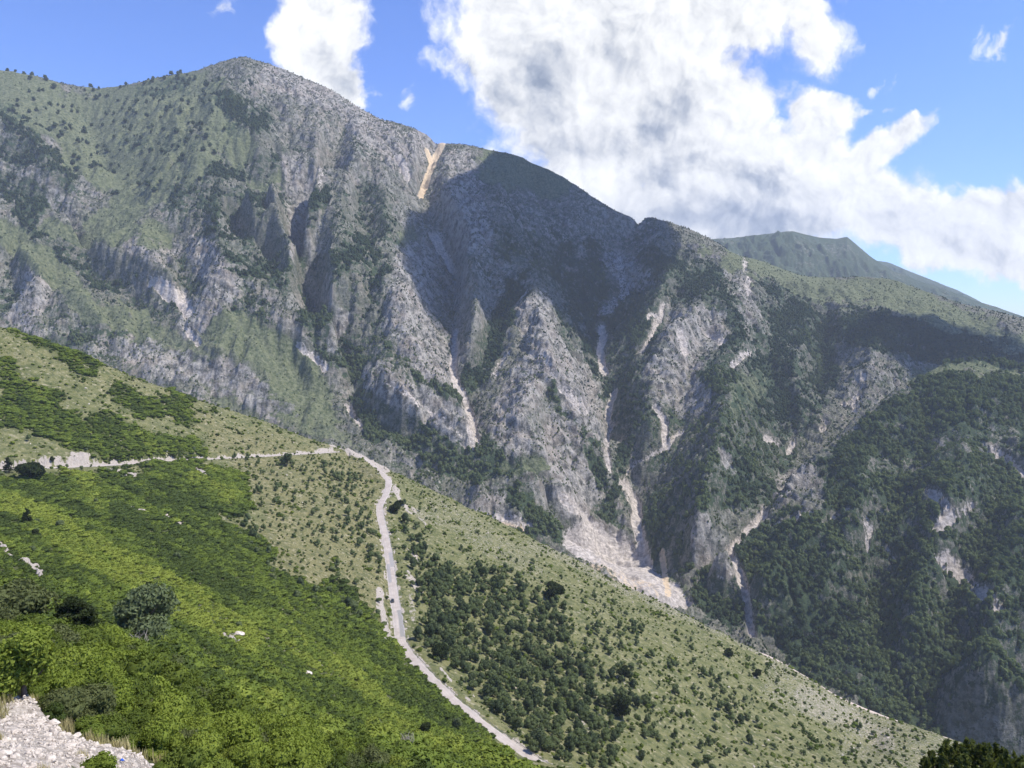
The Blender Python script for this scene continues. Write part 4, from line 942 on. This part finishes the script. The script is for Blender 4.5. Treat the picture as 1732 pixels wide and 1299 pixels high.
md_ = sstep(.25, .75, M_ + .75 * fbm(X, Y, 12, 5, .7, 63.0) * (1.15 - M_ * .75))
# sparse scrub speckle on grass
sp_ = sstep(.0, .45, fbm(X, Y, 18, 4, .6, 66.0)) * (1 - np.clip(BR_, 0, 1))
far_m = Y > 75
dn = np.where(nvis & far_m, md_ * .62 + sp_ * .24 + .035, 0) * (1 - .9 * np.clip(BR_, 0, 1)); dn = np.where(RDIST < np.where(RSIDE < 0, 3.3, 4.2), 0, dn)
dn *= np.clip((260 / Y) ** .5, .7, 1.6)
Pb, bi, bj = sample(X, Y, Z, dn, 31, 130000)
hmod = .75 + .5 * sstep(-.3, .4, fbm(Pb[:, 0], Pb[:, 1], 13, 3, .5, 81.0))
sb = (1.1 + 2.2 * r.rand(len(Pb)) ** 2.2) * np.clip(Pb[:, 1] / 260, .85, 1.5) * hmod; sb = np.where(md_[bi, bj] < .3, sb * (.30 + .32 * r.rand(len(Pb))), sb)
tb = np.clip(.36 + .55 * Y_[bi, bj] - .35 * DK_[bi, bj] + .75 * streak[bi, bj] + .12 * r.randn(len(Pb)) + .10 * (Pb[:, 1] > 480) - .05 * DR_[bi, bj] * (md_[bi, bj] < .3), 0, 1)
Pb[:, 2] -= .08
scatter('maquis', Pb, np.stack([sb * 1.12, sb * 1.12, sb * np.where(md_[bi, bj] > .3, .72, 1.0)], 1), r.randint(0, 6, len(Pb)), C_bush, tb); print('maquis', len(Pb))
# foreground scrub, closer and finer
md0 = sstep(.3, .5, np.clip(M_ - BR_, 0, 1) + .3 * fbm(X, Y, 4, 3, .6, 64.0))
fgm = np.where(nvis & (Y <= 75) & (Y > 14), md0 * 1.1, 0)
Pn, ni, nj = sample(X, Y, Z, fgm, 33, 9000)
sn = (.8 + 2.0 * r.rand(len(Pn)) ** 3) * np.clip(Pn[:, 1] / 45, .55, 1.25); tn = np.clip(.40 + 1.2 * fbm(Pn[:, 0], Pn[:, 1], 7, 3, .6, 91.0) + .30 * Y_[ni, nj] - .1 * DK_[ni, nj] + .12 * r.randn(len(Pn)), 0, 1)
Pn[:, 2] -= .1
# nearest big shrubs stand as individuals
pxn, pyn = project(Pn[:, 0], Pn[:, 1], Pn[:, 2])
cand = np.nonzero((pxn > -20) & (pxn < 1010) & (pyn < 1330) & (pyn > 1080))[0]; order = cand[np.argsort(-(sn[cand] / Pn[cand, 1]))][:240]
mk = np.ones(len(Pn), bool); mk[order] = False
scatter('undergrowth', Pn[mk], sn[mk], r.randint(0, 5, mk.sum()), C_near, tn[mk]); print('undergrowth', mk.sum())
near_me = {}
for i, m in enumerate((M_bright, M_mid, M_olive)):
    near_me[i] = [mesh_obj('shrub', *crown(300 + i * 7 + k, 1.0, .8 + .1 * k, 12, 3400, .034, .0, .78, .5, .31, 1.9), m, False, link=False).data for k in range(3)]
for q in order:
    t = 0 if tn[q] > .52 else (1 if tn[q] > .25 else 2)
    lab = ['bright yellow-green shrub in the sunlit scrub at the bottom of the slope', 'mid green shrub in the thick scrub at the bottom of the slope', 'dull olive shrub in the thick scrub at the bottom of the slope'][t]
    single('shrub', near_me[t][q % 3], Pn[q] - (0, 0, .05), sn[q] * 1.12, r.rand() * 6, lab, 'shrub', ['bright yellow-green shrubs in the foreground', 'mid green shrubs in the foreground', 'olive shrubs in the foreground'][t])

# trees on the middle slopes
td = sstep(.15, 1.1, TR_ + .60 * fbm(X, Y, 22, 5, .65, 73.0))
tdn = np.where(nvis & (Y > 230), td * .056 + .0045 + .010 * DR_ * (px_ > 380) * (py_ > 765) + .0022 * (fbm(X, Y, 40, 3, .6, 76.0) > .1), 0) * (1 - .8 * np.clip(BR_, 0, 1)); tdn = np.where(RDIST < 4.6, 0, tdn); tdn *= (1 - .8 * md_ * (TR_ < .3))
tdn = np.where((px_ < 560) & (py_ < 760), tdn * .10, tdn)
Pt, ti, tj = sample(X, Y, Z, tdn, 37, 16000)
st_ = (1.5 + 3.3 * r.rand(len(Pt)) ** 2.2) * (.8 + .5 * td[ti, tj]); st_ = np.where(py_[ti, tj] < np.interp(px_[ti, tj], crest_py[:, 0], crest_py[:, 1]) + 40, st_ * .7, st_)
ptx, pty = project(Pt[:, 0], Pt[:, 1], Pt[:, 2])
cand = np.nonzero((ptx > 0) & (ptx < 1732) & (pty < 1299) & (pty > 760))[0]; order = cand[np.argsort(-(st_[cand] / Pt[cand, 1]))][:285]
mk = np.ones(len(Pt), bool); mk[order] = False
tt = np.clip(.35 + .8 * fbm(Pt[:, 0], Pt[:, 1], 40, 3, .5, 78.0) + .15 * r.randn(len(Pt)), 0, 1)
scatter('trees', Pt[mk], st_[mk], r.randint(0, 6, mk.sum()), C_tree, tt[mk]); print('trees', mk.sum())
M_tree2 = foliage('holm_oak_leaves', (.112, .146, .064), (.175, .208, .095), None, .42); M_tree3 = foliage('dark_oak_leaves', (.064, .090, .046), (.110, .136, .066), None, .34)
def tree_proto(seed, w, h, mat, leaves=1000, size=.08, tp=True, lumps=12):
    return mesh_obj('crown', *crown(seed, w, h, lumps, leaves, size, .10, .86, .5, .29, 1.4), mat, False, link=False).data, mesh_obj('trunk', *trunk(seed, h, w, 4), M_bark, True, link=False).data
TP = [tree_proto(320 + k, 1.0, .85 + .28 * (k % 3), (M_tree2, M_tree2, M_tree3)[k % 3]) for k in range(6)]
def tree(me, loc, s, rz, label, group=None, name='tree', cat='tree'):
    e = bpy.data.objects.new(name, None); COL.objects.link(e); e.location = loc; e.rotation_euler = (0, 0, rz); e.scale = (s, s, s) if np.isscalar(s) else s
    e.empty_display_size = .3
    for nm, m_ in zip(('crown', 'trunk'), me):
        o = bpy.data.objects.new(nm, m_); COL.objects.link(o); o.parent = e
    return tag(e, label, cat, group)
for q in order:
    rd = ptx[q] > np.interp(pty[q], [800, 1060, 1262], [655, 680, 880])
    tree(TP[q % 6], Pt[q] - (0, 0, .1), st_[q] * 1.05, r.rand() * 6, 'small bushy green tree on the steep slope below the pale road' if rd else 'small bushy green tree on the dry grass left of the pale road',
         'trees on the slope below the road' if rd else 'trees on the dry grass left of the road')
def special(px, pyb, wpx, hpx, mat, label, seed, leaves=5000, size=.028, lumps=16, shape='crown', name='tree', cat='tree', D=None):
    p = hit(px, pyb) if D is None else None
    if D is not None: u, _ = ray(px, pyb); p = np.array([u * D, D, near_h(u * D, D)])
    w = wpx / FPX * p[1]; h = hpx / FPX * p[1]
    if shape == 'layered': cm = mesh_obj('crown', *layered(seed, w, h, 9, leaves, size), mat, False, link=False).data
    else: cm = mesh_obj('crown', *crown(seed, w, h, lumps, int(leaves * 1.5), size * 1.35, .06, .55, .5, .27, 1.7), mat, False, link=False).data
    tm = mesh_obj('trunk', *trunk(seed, h, w, 6), M_bark, True, link=False).data
    return tree((cm, tm), p, 1.0, 0, label, None, name, cat)
special(40, 1178, 112, 118, M_bright, 'bright yellow-green spreading tree with dark shade beneath at the left edge', 401, 7000, .030, 20)
special(246, 1088, 116, 98, M_greyg, 'round grey-green leafy tree rising above the scrub', 402, 7000, .026, 20)
special(128, 1096, 110, 96, M_dark, 'dark pine with flat horizontal boughs beside the grey-green tree', 403, 6000, .03, 12, 'layered', 'pine_tree')
special(30, 1072, 130, 84, M_olive, 'broad olive green tree at the left edge above the bright tree', 404, 6000, .026, 20)
special(178, 1106, 96, 52, M_bright, 'low flat-topped yellow-green bush below the dark pine', 405, 5000, .03, 14, 'layered', 'bush', 'bush')
special(232, 1240, 92, 66, M_mid, 'dark shaded juniper bush with a bright top near the rubble', 406, 6000, .03, 14, 'layered', 'bush', 'bush')
special(46, 886, 20, 26, M_dark, 'tiny dark conifer standing out of the bright green slope', 407, 900, .07, 8, 'layered', 'pine_tree')
special(62, 912, 16, 16, M_dark, 'tiny dark bush just below the small conifer', 408, 900, .08, 6, 'crown', 'bush', 'bush')
special(15, 800, 20, 26, M_dark, 'dark conifer in front of the pale road cutting at far left', 409, 900, .07, 8, 'layered', 'pine_tree')
special(50, 812, 44, 28, M_dark, 'dark spreading bush below the road wall', 410, 1800, .05, 10, 'crown', 'bush', 'bush')
special(672, 868, 25, 20, M_dark, 'dark round tree beside the bend of the pale road', 411, 1400, .06, 9)
special(940, 1016, 36, 30, M_dark, 'large dark round tree alone on the open slope', 412, 1800, .05, 11)
special(745, 1118, 34, 30, M_dark, 'dark round tree right of the road bend among paler trees', 413, 1600, .05, 10)
special(1052, 1216, 38, 40, M_dark, 'largest dark round tree in the middle of the wooded slope', 414, 2000, .05, 11)
special(1055, 1150, 26, 22, M_dark, 'dark tree just above the largest round tree', 415, 1500, .05, 10)
special(1280, 1146, 16, 14, M_dark, 'small dark round tree just above the start of the gravel track', 416, 900, .08, 7)
special(1232, 1110, 18, 14, M_dark, 'small dark tree on the grass left of the other ridge-edge tree', 417, 900, .08, 7)
special(718, 1240 + 5, 22, 22, M_dark, 'dark narrow tree above the bright scrub left of the lower road', 418, 1500, .06, 8)
special(485, 790, 20, 24, M_tree3, 'dark green tree under the thin end of the upper road', 419, 900, .07, 8)
special(88, 783, 8, 10, M_dark, 'small dark bush against the road cutting', 420, 400, .1, 6, 'crown', 'bush', 'bush')
# upright-shooted conifer top at the lower right corner
u, t = ray(1668, 1290); Dq = 46.0; gz = near_h(u * Dq, Dq); ztop = ray(1655, 1268)[1] * Dq; hq = ztop - gz; print('pine', gz, ztop)
r2 = np.random.RandomState(9); parts = []
for i in range(150):
    a = r2.rand() * 6.283; rr = 3.7 * r2.rand() ** .5; zb = hq - 1.3 * (rr / 3.7) ** 2 - .9 * r2.rand(); n = 60
    hh_ = 1.1 + .5 * r2.rand(); zz = r2.rand(n); P_ = np.array([math.cos(a) * rr, math.sin(a) * rr, zb - hh_]) + np.stack([.16 * r2.randn(n) * (1.15 - zz), .16 * r2.randn(n) * (1.15 - zz), zz * hh_], 1)
    parts.append(leaf_quads(P_, unit(r2.randn(n, 3)), .17, r2, 2.2))
V, F = ball(r2, 14, 9); parts.append((V * np.array([3.4, 3.4, hq * .5 - 1.1]) + (0, 0, hq * .5), F))
cm = mesh_obj('crown', *join(parts), foliage('pine_needles', (.060, .078, .022), (.150, .165, .048), None, .35), False, link=False).data
tree((cm, mesh_obj('trunk', *tube([(0, 0, -1), (0, 0, hq * .9)], [.35, .12]), M_bark, True, link=False).data), (u * Dq, Dq, gz), 1.0, 0, 'dark pine top with upright shoots poking in at the lower right corner', None, 'pine_tree')

# dead shrub, pale bare twigs
def twigs(seed, w, h, n=60):
    r = np.random.RandomState(seed); ps = []
    for i in range(n):
        a = r.rand() * 6.283; e = np.array([math.cos(a) * w * .5 * r.rand(), math.sin(a) * w * .5 * r.rand(), h * (.5 + .5 * r.rand())]); m_ = e * .5 + .12 * w * r.randn(3)
        ps.append(tube([(e[0] * .15, e[1] * .15, 0), m_, e], [.012 * w, .008 * w, .003 * w], 4))
    return join(ps)
for (px, py, wp, hp, lab) in [(236, 1098, 46, 28, 'bare greyish dead shrub below the grey-green tree'), (290, 1150, 36, 22, 'bleached bare twigs in a gap of the scrub'), (112, 1205, 34, 30, 'bare pale shrub at the edge of the rubble'), (690, 1262, 34, 26, 'dry brown leafless shrub above the bright bushes'), (355, 1195, 34, 20, 'grey leafless shrub in the middle of the scrub')]:
    p = hit(px, py); s = p[1] / FPX
    o = mesh_obj('dead_shrub', *twigs(px, wp * s, hp * s), M_dead, True); o.location = p; tag(o, lab, 'dead shrub')

# ------------------------------------------------------------------ stones
RK = [mesh_obj('boulder', *rock_mesh(500 + i), M_stone, False, link=False).data for i in range(9)]
C_rock = proto_col('stone', [rock_mesh(520 + i, .7, 2) for i in range(7)], [M_stone] * 7)
rubble = (py_ > 1160) & (px_ < 320) & (Y < 60)
dn = np.where(nvis & rubble, sstep(.35, .7, BR_) * 34, 0); Pr, ri, rj = sample(X, Y, Z, dn, 41, 20000)
sr = .04 + .14 * r.rand(len(Pr)) ** 4; scatter('gravel', Pr, sr, r.randint(0, 7, len(Pr)), C_rock, rot=r.rand(len(Pr), 3) * 6.28)
dn = np.where(nvis & ~rubble, .10 * sstep(.35, .75, BR_) + .020 * W_ + .0015, 0); dn = np.where(RDIST < 3.8, 0, dn); Pr2, _, _ = sample(X, Y, Z, dn, 43, 14000)
scatter('stones', Pr2, .25 + .75 * r.rand(len(Pr2)) ** 2.5 * np.clip(Pr2[:, 1] / 300, .4, 1.4), r.randint(0, 7, len(Pr2)), C_rock, rot=r.rand(len(Pr2), 3) * 6.28)
dn = np.where(rubble & nvis, sstep(.35, .7, BR_) * 1.1, 0); Pk, _, _ = sample(X, Y, Z, dn, 47)
pxk, pyk = project(*Pk.T); Pk = Pk[(pxk > 0) & (pyk < 1299)][:200]
for i, p in enumerate(Pk):
    s = .12 + .17 * r.rand() ** 2
    o = single('rock', RK[i % 9], p, (s, s, s * .8), r.rand() * 6, 'white angular limestone rock in the rubble patch at the lower left', 'rock', 'white rocks of the rubble patch')
for (px, py, wp, hp, lab) in [(438, 1286, 20, 20, 'large white boulder at the bottom edge, left of the grouped rocks'), (455, 1270, 10, 12, 'small pointed white rock on top of the boulder group'), (468, 1286, 16, 12, 'flat pale rock right of the large white boulder'), (514, 1266, 12, 26, 'tall narrow grey-white rock standing in the scrub'),
    (526, 1274, 12, 16, 'shorter white rock leaning beside the tall narrow one'), (519, 1143, 16, 14, 'grey-white outcrop rock on the green slope'), (402, 1076, 20, 14, 'cracked pale outcrop above the scrub'), (442, 1092, 8, 8, 'small white rock near the left middle of the slope'), (224, 990, 8, 8, 'tiny white rock above the grey-green tree'), (506, 1046, 8, 8, 'tiny pale rock in the green bushes left of the road'),
    (184, 1215, 18, 14, 'pinkish pale boulder half hidden in the scrub'), (88, 1226, 26, 16, 'large flat white block at the upper edge of the rubble'), (92, 1244, 16, 22, 'tilted white block on the rubble'), (120, 1262, 20, 12, 'flat pale slab at the right edge of the rubble'), (6, 1280, 24, 20, 'big white stone in the lower left corner'), (408, 1252, 12, 10, 'round white stone beside the bushes near the bottom')]:
    p = hit(px, py); s = p[1] / FPX
    single('boulder', RK[px % 9], p + (0, 0, hp * s * .15), (wp * s * .6, wp * s * .55, hp * s * .75), r.rand() * .6, lab, 'boulder')
def tuft(seed, n=70, h=.5):
    r = np.random.RandomState(seed); a = r.rand(n) * 6.283; l = h * (.5 + .5 * r.rand(n)); t_ = .45 * r.rand(n); base = .12 * r.randn(n, 2)
    V = np.zeros((n, 4, 3)); d_ = np.stack([np.cos(a) * t_ * l, np.sin(a) * t_ * l, l], 1); b0 = np.column_stack([base, np.zeros(n)]); pr = np.stack([-np.sin(a), np.cos(a), 0 * a], 1) * .012
    V[:, 0] = b0 - pr; V[:, 1] = b0 + pr; V[:, 2] = b0 + d_ + pr * .3; V[:, 3] = b0 + d_ - pr * .3
    return V.reshape(-1, 3), np.arange(4 * n).reshape(-1, 4)
C_tuft = proto_col('tuft', [tuft(i) for i in range(4)], [M_dry] * 4)
dn = np.where(nvis & (Y < 70), .12 * (M_ > .2) + np.where(rubble, 3.0 * sstep(.0, .4, fbm(X, Y, 3, 3, .6, 95.0)), 0), 0); Pg, _, _ = sample(X, Y, Z, dn, 49, 6000)
scatter('dry_grass', Pg, .6 + .6 * r.rand(len(Pg)), r.randint(0, 4, len(Pg)), C_tuft)

# crumpled blue plastic at the edge of the rubble
p = hit(206, 1291); V, F = rock_mesh(77, .6, 3); V = V * (1 + .25 * np.random.RandomState(2).randn(len(V), 1))
o = mesh_obj('plastic_bag', V * .07, F, None, False); o.location = p + (0, 0, .12); m_, nt, b, g = principled('blue_plastic', .4); b.inputs['Base Color'].default_value = (.03, .12, .55, 1); o.data.materials.append(m_)
tag(o, 'crumpled bright blue plastic bag lying where the rubble meets the bushes', 'litter')

# ------------------------------------------------------------------ guard rail and car
M_steel, nt, b, g = principled('galvanised_steel', .55); b.inputs['Base Color'].default_value = (.42, .42, .41, 1); b.inputs['Metallic'].default_value = .3
t_, Q_, L_, T_ = path_frames(ROAD, 4.0)
i0 = int(arc_at(644, 856, 588) / 4); i1 = min(len(Q_) - 1, i0 + 96)
side = 1.0
gr = bpy.data.objects.new('guardrail', None); COL.objects.link(gr); gr.location = Q_[i0]; tag(gr, 'low grey steel guardrail on posts along the outer edge of the pale road', 'guardrail')
prof = [(0, .48), (.05, .52), (0, .58), (0, .62), (.05, .68), (0, .74)]
V = np.array([[Q_[k] + L_[k] * side * (2.85 + a) + (0, 0, z) - Q_[i0] for a, z in prof] for k in range(i0, i1)]).reshape(-1, 3)
rl = mesh_obj('rail', V, grid_faces(i1 - i0, len(prof)), M_steel, False, gr)
sm_ = rl.modifiers.new('thick', 'SOLIDIFY'); sm_.thickness = .03
V, F = tube([(0, 0, -.5), (0, 0, .72)], [.07, .07], 4); pm = mesh_obj('post', V, F, M_steel, False, link=False).data
for k in range(i0, i1):
    o = bpy.data.objects.new('post', pm); COL.objects.link(o); o.parent = gr; o.location = Q_[k] + L_[k] * side * 2.92 - Q_[i0]

import bmesh
def box(bm, x0, x1, y0, y1, z0, z1, tx=0, ty=0):
    vs = [bm.verts.new(v) for v in [(x0, y0, z0), (x1, y0, z0), (x1, y1, z0), (x0, y1, z0), (x0 + tx, y0 + ty, z1), (x1 - tx, y0 + ty, z1), (x1 - tx, y1 - ty, z1), (x0 + tx, y1 - ty, z1)]]
    for f in [(0, 3, 2, 1), (4, 5, 6, 7), (0, 1, 5, 4), (1, 2, 6, 5), (2, 3, 7, 6), (3, 0, 4, 7)]: bm.faces.new([vs[i] for i in f])
def bmobj(name, fn, mat, parent, bev=0):
    bm = bmesh.new(); fn(bm)
    if bev: bmesh.ops.bevel(bm, geom=bm.edges[:], offset=bev, segments=2, affect='EDGES', profile=.6)
    me = bpy.data.meshes.new(name); bm.to_mesh(me); bm.free(); me.materials.append(mat); o = bpy.data.objects.new(name, me); COL.objects.link(o); o.parent = parent; return o
M_paint, nt, b, g = principled('dark_paint', .3); b.inputs['Base Color'].default_value = (.035, .04, .045, 1); b.inputs['Coat Weight'].default_value = .4
M_glass, nt, b, g = principled('glass', .08); b.inputs['Base Color'].default_value = (.02, .025, .03, 1); b.inputs['Specular IOR Level'].default_value = .8
M_tyre, nt, b, g = principled('tyre', .9); b.inputs['Base Color'].default_value = (.02, .02, .02, 1)
M_lamp, nt, b, g = principled('lamp_glass', .2); b.inputs['Base Color'].default_value = (.75, .75, .72, 1)
car = bpy.data.objects.new('car', None); COL.objects.link(car); tag(car, 'small dark car driving down the left lane of the pale road', 'car')
ka = arcs[0] + arc_at(665, 1019, 427); tt_, QQ, LL, TT = path_frames(ROAD, 1.0); kq = int(ka)
car.location = QQ[kq] - LL[kq] * 1.3 + (0, 0, .06); car.rotation_euler = (0, 0, math.atan2(TT[kq][1], TT[kq][0]))
def body(bm): box(bm, -1.95, 1.95, -.84, .84, .28, .86, .06, .05)
def cabin(bm): box(bm, -1.55, .85, -.74, .74, .87, 1.42, .42, .12)
bd = bmobj('body', body, M_paint, car, .09); bmobj('cabin', cabin, M_glass, car, .05)
bmobj('roof', lambda bm: box(bm, -1.12, .42, -.61, .61, 1.425, 1.455, .02, .02), M_paint, car, .01)
for sx_ in (-1.25, 1.2):
    for sy_ in (-.82, .82):
        V, F = tube([(sx_, sy_ - .1, .32), (sx_, sy_ + .1, .32)], [.32, .32], 16); w0 = mesh_obj('wheel', V, F, M_tyre, True, car)
        V, F = tube([(sx_, sy_ - .105, .32), (sx_, sy_ + .105, .32)], [.19, .19], 12); mesh_obj('rim', V, F, M_steel, True, w0)
for sy_ in (-.6, .6): bmobj('headlight', lambda bm: box(bm, 1.90, 1.97, sy_ - .16, sy_ + .16, .58, .72), M_lamp, car, .02)

# ------------------------------------------------------------------ unseen clouds added overhead to shade the mountain, and the haze
def shade_cloud(name, loc, rx, ry, rz, seed, label):
    r = np.random.RandomState(seed); bm = bmesh.new(); bmesh.ops.create_icosphere(bm, subdivisions=5, radius=1)
    V = np.array([v.co[:] for v in bm.verts]); F = np.array([[v.index for v in f.verts] for f in bm.faces]); bm.free()
    dsp = 1 + .42 * fbm(V[:, 0] + V[:, 2] * .7 + seed, V[:, 1] - V[:, 2] * .6, .7, 5, .55, seed)
    V = V * dsp[:, None] * np.array([rx, ry, rz]); V[:, 2] = np.where(V[:, 2] < 0, V[:, 2] * .4, V[:, 2])
    m = bpy.data.materials.get('cloud_vapour')
    if not m:
        m = bpy.data.materials.new('cloud_vapour'); m.use_nodes = True; nt = m.node_tree; nt.nodes.clear(); out = N(nt, 'ShaderNodeOutputMaterial'); pv = N(nt, 'ShaderNodeVolumePrincipled')
        pv.inputs['Color'].default_value = (1, 1, 1, 1); pv.inputs['Density'].default_value = .06; nt.links.new(pv.outputs[0], out.inputs['Volume'])
    o = mesh_obj(name, V, F, m, True); o.location = loc; return tag(o, label, 'cloud', kind='stuff')
def shade_at(px, py, D, zc):
    p = W(px, py, D); t = (zc - p[2]) / SUN[2]; return (p[0] + SUN[0] * t, p[1] + SUN[1] * t, zc)
shade_cloud('cloud', shade_at(925, 410, 2540, 1600), 430, 620, 200, 3, 'white cumulus drifting above the dark shaded bowl')
shade_cloud('cloud', shade_at(1600, 610, 2150, 1650), 330, 200, 110, 8, 'white cumulus drifting above the right-hand forest')
hz = bpy.data.meshes.new('haze'); bm = bmesh.new(); box(bm, -6200, 6200, -60, 8300, -1400, 1110); bm.to_mesh(hz); bm.free()
ho_ = bpy.data.objects.new('haze', hz); COL.objects.link(ho_); m = bpy.data.materials.new('haze'); m.use_nodes = True; nt = m.node_tree; nt.nodes.clear()
out = N(nt, 'ShaderNodeOutputMaterial'); pv = N(nt, 'ShaderNodeVolumePrincipled'); pv.inputs['Color'].default_value = (.80, .88, 1, 1); pv.inputs['Density'].default_value = .000052
nt.links.new(pv.outputs[0], out.inputs['Volume']); hz.materials.append(m); tag(ho_, kind='stuff')
